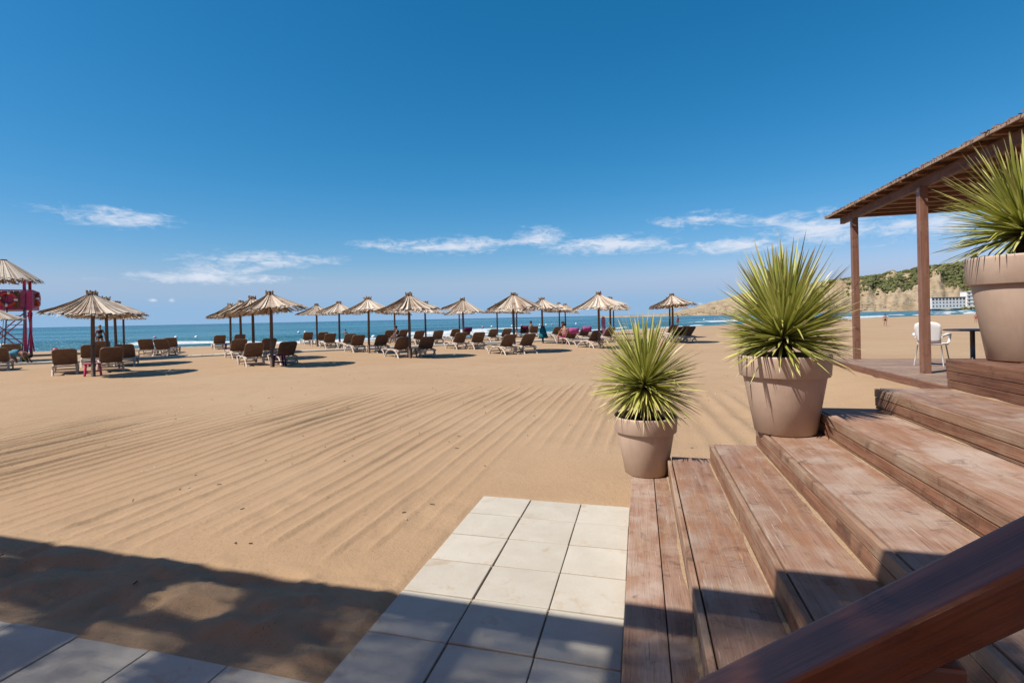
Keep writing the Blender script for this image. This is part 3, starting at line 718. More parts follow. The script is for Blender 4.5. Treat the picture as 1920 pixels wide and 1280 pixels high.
for k in range(3):
    me = bevel_box('rafter', (7.1, .085, .065), .006, 1); me.materials.append(M['beamx']); rfm.append(me)
Y = 4.4
while Y < 15.62: link('rafter', random.choice(rfm), None, pv_, pl(4.93+3.55, Y, 4.075)); Y += .56
mb = MB()
for lay in range(3):
    Y = 4.0
    while Y < 15.66:
        sag = .016*math.cos((Y-4.4)/.56*2*math.pi)
        x0 = 4.92+random.uniform(-.07, .06)+.03*lay; tz = 4.118+lay*.010+random.uniform(-.005,.006)+sag*.6
        mb.bar((x0, Y, tz-.01), (11.9, Y+random.uniform(-.03,.03), tz), .016, .014, min(.95, random.random()*.75+.12*lay)); Y += random.uniform(.017, .027)
o = mb.obj('reed_roof', M['reed'], pv_, pl(0, 0, 0), tint=True); o['kind'] = 'stuff'
me = bevel_box('fascia', (.025, 11.6, .05), .004, 1); link('fascia', me, M['frame_lt'], pv_, pl(4.90, 9.82, 4.083))
me = bevel_box('fascia', (7.1, .03, .06), .004, 1); link('fascia', me, M['beamx'], pv_, pl(8.42, 15.655, 4.08))
mb = MB()
for k in range(260):                                               # reed ends hanging ragged over the front edge
    Y = random.uniform(4.1, 15.6); mb.bar((5.05, Y, 4.148+random.uniform(-.005,.008)), (4.91+random.uniform(-.05,.05), Y+random.uniform(-.10,.06), 4.130+random.uniform(-.02,.018)), .012, .009, random.random())
o = mb.obj('reed_ends', M['reed'], pv_, pl(0, 0, 0), tint=True); o['kind'] = 'stuff'

# white chair: plastic shell with arms on metal legs
def white_chair(p, rz):
    e = empty('white_armchair', p, rz, 'white plastic armchair with metal legs standing on the deck', 'chair')
    sh = MB(); n = 9
    def shell(pts, wdt, thick=.012):                               # pts: (y,z,halfwidth)
        v = []; f = []
        for (y, z, w) in pts:
            for k in range(n): t = -1+2*k/(n-1); v.append((t*w, y+.03*t*t, z+.012*t*t))
        m_ = len(pts)
        for i in range(m_-1):
            for k in range(n-1): f.append((i*n+k, i*n+k+1, (i+1)*n+k+1, (i+1)*n+k))
        return v, f
    v, f = shell([(.24,.44,.21),(.20,.45,.23),(.05,.435,.235),(-.12,.43,.225),(-.19,.45,.215)], 0); me = pydata('seat', v, f, True); o = link('seat', me, M['white'], e)
    md = o.modifiers.new('s', 'SOLIDIFY'); md.thickness = .02
    v, f = shell([(-.19,.46,.20),(-.22,.55,.205),(-.26,.68,.225),(-.30,.80,.235),(-.325,.87,.21),(-.335,.905,.14),(-.338,.915,.06)], 0); me = pydata('backrest', v, f, True); o = link('backrest', me, M['white'], e)
    md = o.modifiers.new('s', 'SOLIDIFY'); md.thickness = .02
    for s in (-1, 1):
        mb = MB(); mb.tube([(s*.225,-.24,.62),(s*.275,-.15,.66),(s*.285,.02,.665),(s*.28,.15,.65),(s*.262,.21,.60),(s*.245,.20,.50),(s*.225,.16,.44)], [.022,.026,.028,.028,.026,.024,.022], 10)
        mb.obj('armrest', M['white'], e, smooth=True)
        for y, yo in ((.18,.07),(-.17,-.08)): MB().tube([(s*.20,y,.43),(s*.25,y+yo,0)], .0125, 8).obj('leg', M['alu'], e, smooth=True)
    return e
white_chair(s2w(6.02, 12.95, DZ), YAW-R(38))
tb = empty('round_table', s2w(7.02, 13.45, DZ), YAW, 'round dark cafe table on a single leg beside the white armchair', 'table')
MB().lathe([(0,.705),(.48,.705),(.505,.715),(.505,.732),(.49,.738),(0,.738)], 48).obj('table_top', M['table'], tb)
MB().tube([(0,0,.03),(0,0,.71)], .045, 14).obj('pedestal', M['table'], tb, smooth=True)
mb = MB()
for k in range(4): a = k*math.pi/2+.4; mb.bar((0,0,.03), (.30*math.cos(a), .30*math.sin(a), .018), .06, .03)
mb.obj('base', M['table'], tb)

# ------------------------------------------------------------------ thatched umbrellas
def thatch_cone(R0, z0, z1, n, seed, drop=.05, R1=.06, flare=.0):
    rnd = random.Random(seed); V = []; Fc = []; C = []
    for lay, (ra, rb, zo) in enumerate([(R1, R0, 0.0), (R1, R0*.985, .022)]):
        for i in range(n):
            a = 2*math.pi*(i+rnd.uniform(-.45,.45)+lay*.5)/n; w = math.pi/n*rnd.uniform(.75, 1.6); rr = rb*rnd.uniform(.93, 1.04); zz = zo+rnd.uniform(-.010,.018); tl = rnd.uniform(.006,.03)
            b = len(V); c = rnd.random() if rnd.random() > .10 else 0.0
            for s in (0, .35, .7, 1.0):
                r = ra+(rr-ra)*s; z = z1+(z0-z1)*((r-R1)/(R0-R1))+zz - flare*math.sin(math.pi*s)*.06
                ww = w*(1 if s else 1.0)
                for q, e in ((-1, 0), (0, .35), (1, 1)): V.append((r*math.cos(a+ww*q), r*math.sin(a+ww*q), z+tl*e*min(1, r/.5))); C.append(c)
            for s in range(3):
                q = b+s*3; Fc += [(q, q+1, q+4, q+3), (q+1, q+2, q+5, q+4)]
    for i in range(n*2):                                           # fringe of loose ends
        a = rnd.uniform(0, 2*math.pi); b = len(V); w = rnd.uniform(.008,.018); r0 = R0*.95; r1 = R0*rnd.uniform(1.0, 1.06); c = rnd.random()*.7
        zq = z0+.03; V += [(r0*math.cos(a-w), r0*math.sin(a-w), zq), (r0*math.cos(a+w), r0*math.sin(a+w), zq), (r1*math.cos(a), r1*math.sin(a), z0-rnd.uniform(.01, drop))]; C += [c]*3; Fc.append((b, b+1, b+2))
    me = pydata('thatch', V, Fc); at = me.attributes.new('tint', 'FLOAT', 'POINT'); at.data.foreach_set('value', np.array(C, dtype=np.float32)); me.materials.append(M['thatch']); return me
thv = [thatch_cone(1.25, 1.98, 2.58, 84, s, .09, .05, fl) for s, fl in ((1,.6),(2,1.2),(3,.2),(4,.9))]
def cap_mesh(seed):
    rnd = random.Random(seed); mb = MB()
    for i in range(26):
        a = rnd.uniform(0, 6.28); r = rnd.uniform(.02,.14); r2 = r*rnd.uniform(.8,1.5)
        mb.tube([(r*math.cos(a), r*math.sin(a), 2.50), (r2*math.cos(a), r2*math.sin(a), 2.66+rnd.uniform(-.05,.06))], [.030,.022], 5, True, rnd.random())
    me = mb.mesh('cap', False, True); me.materials.append(M['cap']); return me
capv = [cap_mesh(s) for s in (1,2,3)]
me_pole = MB().tube([(0,0,-.35),(0,0,.9),(0,0,2.5)], [.062,.058,.05], 12).mesh('pole', True); me_pole.materials.append(M['pole'])
me_rib = MB().bar((.05,0,2.46), (1.18,0,1.975), .028, .035).mesh('rib'); me_rib.materials.append(M['pole'])
me_ring = MB().lathe([(.70,2.16),(.735,2.145),(.735,2.175),(.70,2.19),(.70,2.16)], 24).mesh('hoop'); me_ring.materials.append(M['pole'])
def at_depth(px, zc, py=None):
    py = py if py is not None else V0-math.tan(RO)*(px-960)+F*1.6/zc
    d = ray(px, py); x, y = d[0]*zc, zc; return Vector((x, y, float(ground_z(x, y, False))))
ORD = ['first','second','third','fourth','fifth','sixth','seventh','eighth','ninth','tenth','eleventh','twelfth','thirteenth','fourteenth','fifteenth','sixteenth','seventeenth','eighteenth','nineteenth','twentieth','twenty-first','twenty-second','twenty-third','twenty-fourth','twenty-fifth','twenty-sixth','twenty-seventh','twenty-eighth']
UMB = [(-22,24,2),(175,16.5,3),(202,20.5,-2),(219,24,-3),(233,33,0),(433,30,-4),(453,26,-3),(476,22,-4),(510,18.7,-5),(595,33,0),(637,30,2),(692,25.3,-2),(741,36,2),(769,21.6,0),(799,33,3),(862,43,0),(870,29,4),(933,41,0),(965,23.6,-2),(969,43,2),(1018,31,-2),(1049,42,0),(1061,45,4),(1124,25,-4),(1145,32,1),(1151,43,0),(1256,34.5,2),(1262,28.5,-2)]
ULAB = {0:'thatched umbrella cut off by the left edge beside the lifeguard tower',1:'nearest thatched umbrella at far left with brown topknot',8:'nearest thatched umbrella of the left middle cluster with ragged fringe',
        13:'large thatched umbrella with brown topknot between two front loungers',18:'thatched umbrella with pale topknot left of the small yucca',23:'thatched umbrella with dark topknot beside the pink board',27:'front umbrella of the rightmost pair before the headland',26:'rear umbrella of the rightmost pair, mostly hidden behind the front one'}
upos = {}
for i, (px, zc, tilt) in enumerate(UMB):
    p = at_depth(px, zc); upos[i] = p
    e = empty('thatched_umbrella', p, 0, ULAB.get(i, 'thatched beach umbrella on the %s pole from the left' % ORD[i]), 'umbrella', 'thatched umbrellas on the beach')
    link('pole', me_pole, None, e, None, (R(random.uniform(-1,1)), R(random.uniform(-1,1)), 0))
    rot = (R(random.uniform(-2,2)), R(tilt*.8), random.uniform(0, 6.28)); sc = random.uniform(.97, 1.03)
    T = Matrix.Translation((0,0,2.4)) @ Euler((R(random.uniform(-3.5,3.5)), R(tilt*1.2+random.uniform(-1.5,1.5)), 0)).to_matrix().to_4x4() @ Matrix.Rotation(random.uniform(0, 6.28), 4, 'Z') @ Matrix.Diagonal((sc,sc,1,1)) @ Matrix.Translation((0,0,-2.4))
    th_ = link('thatch', thv[i % 4], None, e); th_.matrix_local = T
    c = link('cap', capv[i % 3], None, e); c.matrix_local = Matrix.Translation((0,0,2.5)) @ Euler((0, R(tilt*2.5+random.uniform(-12,12)), random.uniform(0,6))).to_matrix().to_4x4() @ Matrix.Translation((0,0,-2.5))
    h = link('hoop', me_ring, None, e); h.matrix_local = T
    for k in range(8): r_ = link('rib', me_rib, None, e); r_.matrix_local = T @ Matrix.Rotation(k*math.pi/4, 4, 'Z')

# ------------------------------------------------------------------ sun loungers
def lounger_meshes():
    out = {}
    def fin(k, mb, mat, sm=True): me = mb.mesh(k, sm); me.materials.append(mat); out[k] = me
    hinge = Vector((0,.62,.33)); a = R(48); bd = Vector((0,-math.cos(a), math.sin(a))); Lb = .70
    for s, nm in ((-1,'l'),(1,'r')):
        x = s*.29
        mb = MB(); mb.tube([(x,.10,.29),(x,.35,.325),(x,.62,.335),(x,1.1,.335),(x,1.55,.345),(x,1.84,.30),(x,1.90,.25)], .026, 8); fin('side_rail_'+nm, mb, M['frame'])
        mb = MB(); mb.tube([(x,.70,.32),(x*1.02,.48,.29),(x*1.05,.26,.20),(x*1.06,.08,-.03)], [.03,.03,.028,.026], 8); fin('rear_leg_'+nm, mb, M['frame'])
        mb = MB(); mb.tube([(x,.10,.29),(x*1.03,.22,.23),(x*1.05,.42,.12),(x*1.06,.50,-.02)], [.026,.027,.026,.024], 8); fin('rear_brace_'+nm, mb, M['frame'])
        mb = MB(); mb.tube([(x,.95,.32),(x*1.03,1.18,.29),(x*1.05,1.38,.18),(x*1.06,1.47,-.03)], [.03,.03,.028,.026], 8); fin('front_leg_'+nm, mb, M['frame'])
        mb = MB(); mb.tube([(x,1.86,.28),(x*1.03,1.72,.22),(x*1.05,1.58,.10),(x*1.06,1.55,-.02)], [.026,.027,.026,.024], 8); fin('front_brace_'+nm, mb, M['frame'])
    # backrest: rounded frame and sling
    pts = []; w = .305; h0, h1 = .02, Lb; rc = .10
    for (cx, ch, t0) in ((w-rc,h1-rc,0),(-(w-rc),h1-rc,90),(-(w-rc*.7),h0+rc*.7,180),(w-rc*.7,h0+rc*.7,270)):
        for k in range(5): t = R(t0+k*22.5); r = rc if ch > .3 else rc*.7; pts.append(hinge+Vector((cx+r*math.cos(t),0,0))+bd*(ch+r*math.sin(t)))
    nrm = Vector((0, math.sin(a), math.cos(a)))
    bow = lambda p: p-nrm*.025*math.sin(math.pi*min(1, max(0, (p-hinge).dot(bd)/Lb)))
    pts = [bow(p) for p in pts]
    mb = MB(); mb.tube(pts+[pts[0]], .020, 6, False); fin('back_frame', mb, M['slingframe'])
    c0 = sum(pts, Vector())/len(pts); inner = [c0+(p-c0)*.97-nrm*.006 for p in pts]; inner2 = [p+nrm*.010 for p in inner]
    n = len(pts); mb = MB(); mb._add(inner+inner2+[c0-nrm*.006, c0+nrm*.004], [(i,(i+1) % n,2*n) for i in range(n)]+[(n+(i+1) % n,n+i,2*n+1) for i in range(n)]); fin('back_sling', mb, M['sling'], False)
    mb = MB(); v = []; f = []
    for z in (.335,.322):
        for y in (.60,.9,1.3,1.6,1.86):
            for x in (-.27,0,.27): v.append((x, y, z+(.012 if y > 1.5 else 0)-(.02 if x == 0 else 0)-(.05 if y > 1.8 else 0)))
    for i in range(4):
        for j in range(2): q = i*3+j; f += [(q,q+1,q+4,q+3),(q+15,q+18,q+19,q+16)]
    mb._add(v, f); fin('seat_sling', mb, M['sling'], False)
    for q, (y, z) in enumerate(((.18,.12),(1.42,.12),(.14,.295))): mb = MB(); mb.bar((-.30,y,z),(.30,y,z), .035,.045); fin('crossbar%d' % q, mb, M['frame'], False)
    return out
LM = lounger_meshes()
HEAD = R(38)                                                        # the loungers face left of straight ahead
_lp = {}
def lounger(p, rz, label, group='brown loungers on the beach', back=None):
    e = empty('sun_lounger', p, rz, label, 'lounger', group)
    for k, me in LM.items():
        nm = {'s':'side_rail','r':'leg','f':'leg','b':k,'c':'crossbar'}.get(k[0], k)
        if k.startswith('seat'): nm = 'seat_sling'
        link(nm, me, None, e)
    return e
def gpt(px, py):
    d = ray(px, py); z = 0.0
    for _ in range(12):
        t = (z-H)/d[2]; x, y = d[0]*t, d[1]*t; z = float(ground_z(x, y, False))
    return Vector((x, y, z))
# pixel under the rear legs of each lounger, heading offset in degrees, label
LG = [(121,704,0,'left lounger of the pair flanking the nearest umbrella at far left'),(212,699,4,'right lounger of the pair flanking the nearest umbrella at far left'),
 (172,688,2,'lounger directly behind the pole of the nearest umbrella at far left'),(232,688,-8,'lounger behind and right of the far left pair, beside the path'),(192,674,2,'small lounger below the standing bather in black bikini'),
 (271,668,-14,'left lounger of the three beyond the path at left'),(299,668,-20,'middle lounger of the three beyond the path at left'),(318,663,-12,'rearmost lounger of the three beyond the path at left'),
 (20,682,0,'lounger beside the crouching person in blue at the left edge'),(-8,697,0,'lounger cut off by the left edge of the picture'),
 (481,687,0,'left lounger of the pair under the ragged umbrella, left middle'),(545,684,2,'right lounger of the pair under the ragged umbrella, left middle'),(452,673,2,'lounger just left of and behind the left middle pair'),(509,671,4,'lounger behind the pole of the ragged umbrella'),
 (414,655,-2,'lone lounger at the left end of the second cluster near the water'),(452,652,0,'lounger half hidden behind the left middle group near the water'),
 (580,646,-6,'lounger left of the tenth umbrella pole, near the water'),(608,647,-8,'lounger just right of the tenth umbrella pole'),(622,653,-6,'lounger left of the eleventh umbrella pole'),(660,655,-4,'lounger right of the eleventh umbrella pole'),
 (676,661,-4,'lounger left of the twelfth umbrella pole'),(721,661,-4,'lounger right of the twelfth umbrella pole'),(733,642,-6,'lounger left of the seated bather in the middle'),(760,640,-6,'lounger right of the seated bather in the middle'),
 (762,671,-2,'left front lounger under the large brown topped umbrella'),(806,670,-10,'right front lounger under the large brown topped umbrella'),(790,646,-8,'lounger behind the front pair, left of the fifteenth pole'),(825,646,-12,'lounger behind the front pair, right of the fifteenth pole'),
 (858,640,-6,'rear lounger left of the violet towel'),(869,655,-8,'lounger left of the seventeenth umbrella pole'),(902,655,-14,'lounger right of the seventeenth umbrella pole'),(930,642,-8,'rear lounger left of the pale topped umbrella'),(955,641,-10,'rear lounger just behind the pale topped umbrella pole'),
 (962,665,-6,'left front lounger under the pale topped umbrella'),(998,663,-10,'right front lounger under the pale topped umbrella'),(1050,636,-12,'lounger just left of the sitting couple'),
 (1126,653,-10,'front lounger partly hidden by the small yucca'),(1150,642,-12,'lounger hidden behind the tips of the small yucca'),
 (1268,634,-14,'rear lounger of the rightmost group'),(1283,641,-16,'left front lounger of the rightmost group'),(1291,638,-16,'middle lounger of the rightmost group'),(1301,641,-16,'right end lounger of the rightmost group')]
for px, py, dh, lab in LG: lounger(gpt(px, py), HEAD+R(dh), 'brown '+lab)
def towel_on(l, mat, name, label, full=False):
    a = R(48); e = empty(name, l.location, l.rotation_euler[2], label, 'towel')
    P = [(.62-math.cos(a)*s+.03, .33+math.sin(a)*s+.03) for s in (0,.2,.4,.6,.72)]
    if full: P = [(1.75,.365),(1.2,.36),(.85,.36)]+P
    P = P+[(P[-1][0]-.07, P[-1][1]-.02), (P[-1][0]-.03, P[-1][1]-.30)]
    v = []; f = []
    for i, (y, z) in enumerate(P):
        for x in (-.31,-.1,.1,.31): v.append((x+random.uniform(-.015,.015), y, z+random.uniform(-.008,.012)))
    for i in range(len(P)-1):
        for j in range(3): q = i*4+j; f.append((q,q+1,q+5,q+4))
    o = link('cloth', pydata('cloth', v, f, True), mat, e); md = o.modifiers.new('s','SOLIDIFY'); md.thickness = .012
l1 = lounger(gpt(1079,646), HEAD+R(-14), 'lounger spread with a pink towel under the sitting couple'); towel_on(l1, M['pink'], 'beach_towel', 'pink towel spread along the lounger of the sitting couple', True)
l2 = lounger(gpt(1103,640), HEAD+R(-14), 'lounger with a pink towel over its backrest right of the couple'); towel_on(l2, M['pink'], 'beach_towel', 'pink towel hung over the backrest right of the couple')
l3 = lounger(gpt(985,632), HEAD+R(-30), 'lounger with plum towels left of the teal towel'); towel_on(l3, M['plum'], 'beach_towel', 'plum towel on the lounger left of the teal towel', True)
l4 = lounger(gpt(1003,632), HEAD+R(-30), 'lounger carrying the dark dressed sitter near the teal towel')
l5 = lounger(gpt(880,636), HEAD+R(-8), 'lounger covered with a violet towel behind the seventeenth pole'); towel_on(l5, M['violet'], 'beach_towel', 'violet towel over a backrest behind the seventeenth pole')

# small plastic side tables
def side_table(p, rz, label, mat):
    e = empty('side_table', p, rz, label, 'side table', 'small plastic tables by the umbrella poles')
    me = bevel_box('table_top', (.46,.40,.03), .008, 2); link('table_top', me, mat, e, (0,0,.39))
    for sx_ in (-1,1):
        for sy_ in (-1,1): MB().bar((sx_*.17, sy_*.15, .38), (sx_*.21, sy_*.18, -.02), .045,.045).obj('leg', mat, e)
    MB().bar((-.19,0,.15),(.19,0,.15), .03,.05).obj('stretcher', mat, e)
for i, dx, lab, mt in [(1,-.25,'pink plastic table at the foot of the far left umbrella',M['magenta']),(8,.1,'plum plastic table at the foot of the ragged umbrella',M['violet']),(5,-.25,'dark plum table at the sixth umbrella pole',M['violet']),
        (10,.35,'plum plastic table at the eleventh umbrella pole',M['violet']),(9,-.3,'pale plastic table at the tenth umbrella pole',M['frame']),(13,.1,'brown plastic table between the front middle loungers',M['slingframe'])]:
    p = upos[i]+Vector((dx, .30, 0)); side_table(p, HEAD, lab, mt)

# ------------------------------------------------------------------ slab walkway across the beach
A0 = Vector((-21.4, 22.2)); A1 = Vector((-1.4, 32.3)); dv = (A1-A0).normalized(); ang_ = math.atan2(dv.y, dv.x)
wk = tag(empty('slab_walkway', (0,0,0)), kind='structure')
me = bevel_box('slab', (.455,.455,.10), .006, 1); me.materials.append(M['slab'])
s_ = -9.0
while s_ < 31:
    for q in (-.235, .235):
        p = A0+dv*s_+Vector((-dv.y, dv.x))*q; z = float(ground_z(p.x, p.y, False))
        link('slab', me, None, wk, (p.x, p.y, z+.02+random.uniform(-.004,.006)), (0, 0, ang_+random.uniform(-.01,.01)))
    s_ += .468

# ------------------------------------------------------------------ lifeguard tower
tp = gpt(8, 668); tw = empty('lifeguard_tower', tp, R(36), 'magenta lifeguard tower with thatched roof at the left edge', 'tower')
hw = 1.0
for sx_ in (-1,1):
    for sy_ in (-1,1):
        MB().bar((sx_*hw, sy_*hw, -.3), (sx_*hw, sy_*hw, 4.25), .13,.13).obj('post', M['magenta'], tw)
for sy_ in (-1,1):
    MB().bar((-hw, sy_*(hw+.07), .2), (hw, sy_*(hw+.07), 2.4), .09,.05).obj('brace', M['magenta'], tw)
    MB().bar((hw, sy_*(hw+.13), .2), (-hw, sy_*(hw+.13), 2.4), .09,.05).obj('brace', M['magenta'], tw)
for sx_ in (-1,1):
    MB().bar((sx_*(hw+.07), -hw, .2), (sx_*(hw+.07), hw, 2.4), .05,.09).obj('brace', M['magenta'], tw)
    MB().bar((sx_*(hw+.13), hw, .2), (sx_*(hw+.13), -hw, 2.4), .05,.09).obj('brace', M['magenta'], tw)
MB().box((0,0,2.60), (2.7,2.7,.10)).obj('platform', M['magenta'], tw)
k = 0
for side in range(4):
    for q in range(11):
        x = -1.22+q*.244; M_ = Matrix.Rotation(side*math.pi/2, 3, 'Z'); p = M_ @ Vector((x, -1.34, 3.10))
        o = MB().box((0,0,0), (.225,.03,.92)).obj('panel_board', M['rust'] if (k*7) % 5 in (1,) else (M['magenta'] if k % 3 else M['magenta2']), tw, p, (0,0,side*math.pi/2)); k += 1
    M_ = Matrix.Rotation(side*math.pi/2, 3, 'Z'); a = M_ @ Vector((-1.36,-1.34,3.60)); b = M_ @ Vector((1.36,-1.34,3.60)); MB().bar(a, b, .09,.06).obj('top_rail', M['magenta2'], tw)
rf = thatch_cone(1.72, 4.14, 5.25, 110, 9, .12, .25, .1); link('roof_thatch', rf, None, tw)
MB().tube([(0,0,5.15),(0,0,5.36)], [.28,.2], 10).obj('roof_cap', M['cap'], tw)
for sx_ in (.35, 1.05): MB().bar((sx_,-1.40,2.62), (sx_,-2.75,-.2), .05,.09).obj('ladder_rail', M['darkmetal'], tw)
for q in range(11): t = (q+.5)/11; MB().bar((.35,-1.40-1.35*t,2.6-2.75*t), (1.05,-1.40-1.35*t,2.6-2.75*t), .12,.03).obj('step', M['darkmetal'], tw)
for sx_ in (.30, 1.10): MB().tube([(sx_,-1.40,3.4), (sx_,-2.75,.75), (sx_,-2.80,0)], .02, 6).obj('ladder_handrail', M['darkmetal'], tw)
def life_ring(p, rz, label):
    e = empty('life_ring', p, rz, label, 'life ring', 'orange life rings on the tower'); Rr, r = .33, .085
    for q in range(8):
        pts = []; n = 6; a0 = q*math.pi/4+(.0 if q % 2 else .0); a1 = a0+math.pi/4*(.62 if q % 2 == 0 else 1.0)
        a0, a1 = (q//2)*math.pi/2+(.0 if q % 2 == 0 else math.pi/2*.80), (q//2)*math.pi/2+(math.pi/2*.80 if q % 2 == 0 else math.pi/2)
        pts = [(Rr*math.cos(a0+(a1-a0)*k/n), 0, Rr*math.sin(a0+(a1-a0)*k/n)) for k in range(n+1)]
        MB().tube(pts, r if q % 2 == 0 else r*1.03, 12, False).obj('ring_segment' if q % 2 == 0 else 'band', M['orange'] if q % 2 == 0 else M['white'], e, smooth=True)
Mt = Matrix.Rotation(R(36), 3, 'Z')
life_ring(tp+Mt @ Vector((.38,-1.47,3.12)), R(36), 'orange life ring on the front of the lifeguard tower')
life_ring(tp+Mt @ Vector((1.47,-.2,3.12)), R(126), 'orange life ring on the right side of the lifeguard tower')

# ------------------------------------------------------------------ people
def person(p, rz, pose, label, height=1.7, skin='skin', hair='hairdark', top=None, bottom='black', female=False):
    e = empty('person', p, rz, label, 'person'); k = height/1.7
    sh, hp = (.185, .10) if not female else (.165, .105)
    J = {}
    if pose == 'stand':
        J = dict(pel=(0,0,.93), wst=(0,.0,1.08), chest=(0,-.01,1.28), neck=(0,0,1.45), hd0=(0,.02,1.54), hd1=(0,.02,1.63),
            hl=(-hp,0,.90), kl=(-hp*1.1,.02,.50), al=(-hp*1.15,-.02,.09), tl=(-hp*1.3,.14,.03), hr=(hp,0,.90), kr=(hp*1.25,.05,.50), ar=(hp*1.5,.02,.09), tr=(hp*1.7,.18,.03),
            sl=(-sh,0,1.39), el=(-sh-.07,-.03,1.11), wl=(-sh-.06,.06,.87), sr=(sh,0,1.39), er=(sh+.09,-.02,1.12), wr=(sh+.10,.08,.88))
        dl_, dr_ = Vector((0,.03,-.09)), Vector((0,.03,-.09))
    elif pose == 'sit':
        J = dict(pel=(0,0,.50), wst=(0,.02,.65), chest=(0,.07,.84), neck=(0,.11,1.00), hd0=(0,.16,1.09), hd1=(0,.17,1.18),
            hl=(-hp,.03,.48), kl=(-hp*1.3,.46,.52), al=(-hp*1.3,.52,.10), tl=(-hp*1.4,.68,.04), hr=(hp,.03,.48), kr=(hp*1.5,.45,.53), ar=(hp*1.4,.56,.10), tr=(hp*1.5,.72,.04),
            sl=(-sh,.07,.94), el=(-sh-.06,.18,.70), wl=(-sh+.03,.38,.60), sr=(sh,.07,.94), er=(sh+.06,.16,.70), wr=(sh-.02,.37,.60))
        dl_, dr_ = Vector((.01,.08,-.03)), Vector((-.01,.08,-.03))
    else:                                                          # kneeling and bent forward
        J = dict(pel=(0,0,.46), wst=(0,.15,.52), chest=(0,.36,.52), neck=(0,.52,.46), hd0=(0,.60,.41), hd1=(0,.67,.36),
            hl=(-hp,0,.44), kl=(-hp*1.4,.12,.08), al=(-hp*1.3,-.36,.07), tl=(-hp*1.3,-.50,.04), hr=(hp,0,.44), kr=(hp*1.4,.12,.08), ar=(hp*1.3,-.36,.07), tr=(hp*1.3,-.50,.04),
            sl=(-sh,.45,.49), el=(-sh-.03,.52,.25), wl=(-sh,.62,.06), sr=(sh,.45,.49), er=(sh+.03,.54,.25), wr=(sh,.66,.06))
        dl_, dr_ = Vector((0,.09,-.02)), Vector((0,.09,-.02))
    rad = dict(pel=.125, wst=.112 if not female else .10, chest=.135 if not female else .12, neck=.055, hd0=.088, hd1=.082, hl=.085, kl=.058, al=.038, tl=.032, hr=.085, kr=.058, ar=.038, tr=.032, sl=.055, el=.042, wl=.030, sr=.055, er=.042, wr=.030)
    E_ = [('pel','wst'),('wst','chest'),('chest','neck'),('neck','hd0'),('hd0','hd1'),('pel','hl'),('hl','kl'),('kl','al'),('al','tl'),('pel','hr'),('hr','kr'),('kr','ar'),('ar','tr'),('chest','sl'),('sl','el'),('el','wl'),('chest','sr'),('sr','er'),('er','wr')]
    for s, dd in (('l', dl_), ('r', dr_)):
        w = Vector(J['w'+s]); J['p'+s] = tuple(w+dd*.8); rad['p'+s] = .030; E_.append(('w'+s, 'p'+s)); sd = Vector((1,0,0))
        for q in range(4): nm = 'f%s%d' % (s, q); J[nm] = tuple(w+dd*(1.65-.10*abs(q-1.4))+sd*(q-1.5)*.020); rad[nm] = .009; E_.append(('p'+s, nm))
        nm = 'th'+s; J[nm] = tuple(w+dd*.9+sd*(.05 if s == 'l' else -.05)); rad[nm] = .010; E_.append(('w'+s, nm))
    nose = Vector(J['hd0'])+Vector((0,.10,.02)); J['nose'] = tuple(nose); rad['nose'] = .014; E_.append(('hd0','nose'))
    names = list(J); me = D.meshes.new('body'); me.from_pydata([tuple(c*k for c in J[n]) for n in names], [(names.index(a), names.index(b)) for a, b in E_], []); me.update()
    o = link('body', me, M[skin], e); o.modifiers.new('skin', 'SKIN'); 
    if not me.skin_vertices: me.skin_vertices.new() if hasattr(me.skin_vertices, 'new') else None
    for i, n in enumerate(names):
        d = me.skin_vertices[0].data[i]; r = rad[n]*k; d.radius = (r, r); d.use_root = (n == 'pel')
    sd_ = o.modifiers.new('sub', 'SUBSURF'); sd_.levels = 1; sd_.render_levels = 1
    h0 = Vector(J['hd1'])*k; mb = MB(); mb.blob(h0+Vector((0,-.025,.015))*k, (.098*k,.108*k,.105*k), 2, .03); mb.obj('hair', M[hair], e, smooth=True)
    def garment(a, b, r, mat, nm):
        a, b = Vector(J[a])*k, Vector(J[b])*k; n = 14; mb = MB(); d = (b-a)
        mb.tube([a-d*.55, a-d*.2, a+d*.3, a+d*.65], [r*.92*k, r*1.06*k, r*1.03*k, r*.93*k], n, False); o = mb.obj(nm, mat, e, smooth=True); md = o.modifiers.new('s','SOLIDIFY'); md.thickness = .01
    if bottom: garment('pel', 'wst', .152, M[bottom], 'swimwear_bottom')
    if top: garment('chest', 'neck', .142, M[top], 'swimwear_top') if female else garment('wst', 'chest', .148, M[top], 'shirt')
    return e
person(at_depth(188, 34), R(20), 'stand', 'fair haired bather in black bikini standing with back turned at left', 1.66, 'skin', 'hairfair', 'black', 'black', True)
person(gpt(22, 684), R(-70), 'kneel', 'person in blue swimwear crouching over the sand at the left edge', 1.65, 'skin2', 'hairdark', 'blue', 'blue')
person(at_depth(747, 35)+Vector((0,0,-.06)), R(95), 'sit', 'bather sitting sideways between two loungers in the middle', 1.65, 'skin2', 'hairdark', 'black', 'black', True)
w_ = ray(648, 634); t_ = 2.3/(-w_[2]); person(Vector((w_[0]*t_, w_[1]*t_, SEA-.62)), R(10), 'stand', 'bare chested bather wading in the shallow sea', 1.7, 'skin', 'hairdark', None, 'red')
person(l1.location+Matrix.Rotation(HEAD+R(-14),3,'Z') @ Vector((-.12,.95,-.10)), R(-8), 'sit', 'bare backed person sitting on the pink towelled lounger, nearest of the couple', 1.75, 'skin', 'hairdark', None, 'plum')
person(l1.location+Matrix.Rotation(HEAD+R(-14),3,'Z') @ Vector((.12,1.45,.0)), R(150), 'sit', 'dark haired person facing back on the pink towelled lounger', 1.7, 'skin2', 'hairdark', 'plum', 'plum', True)
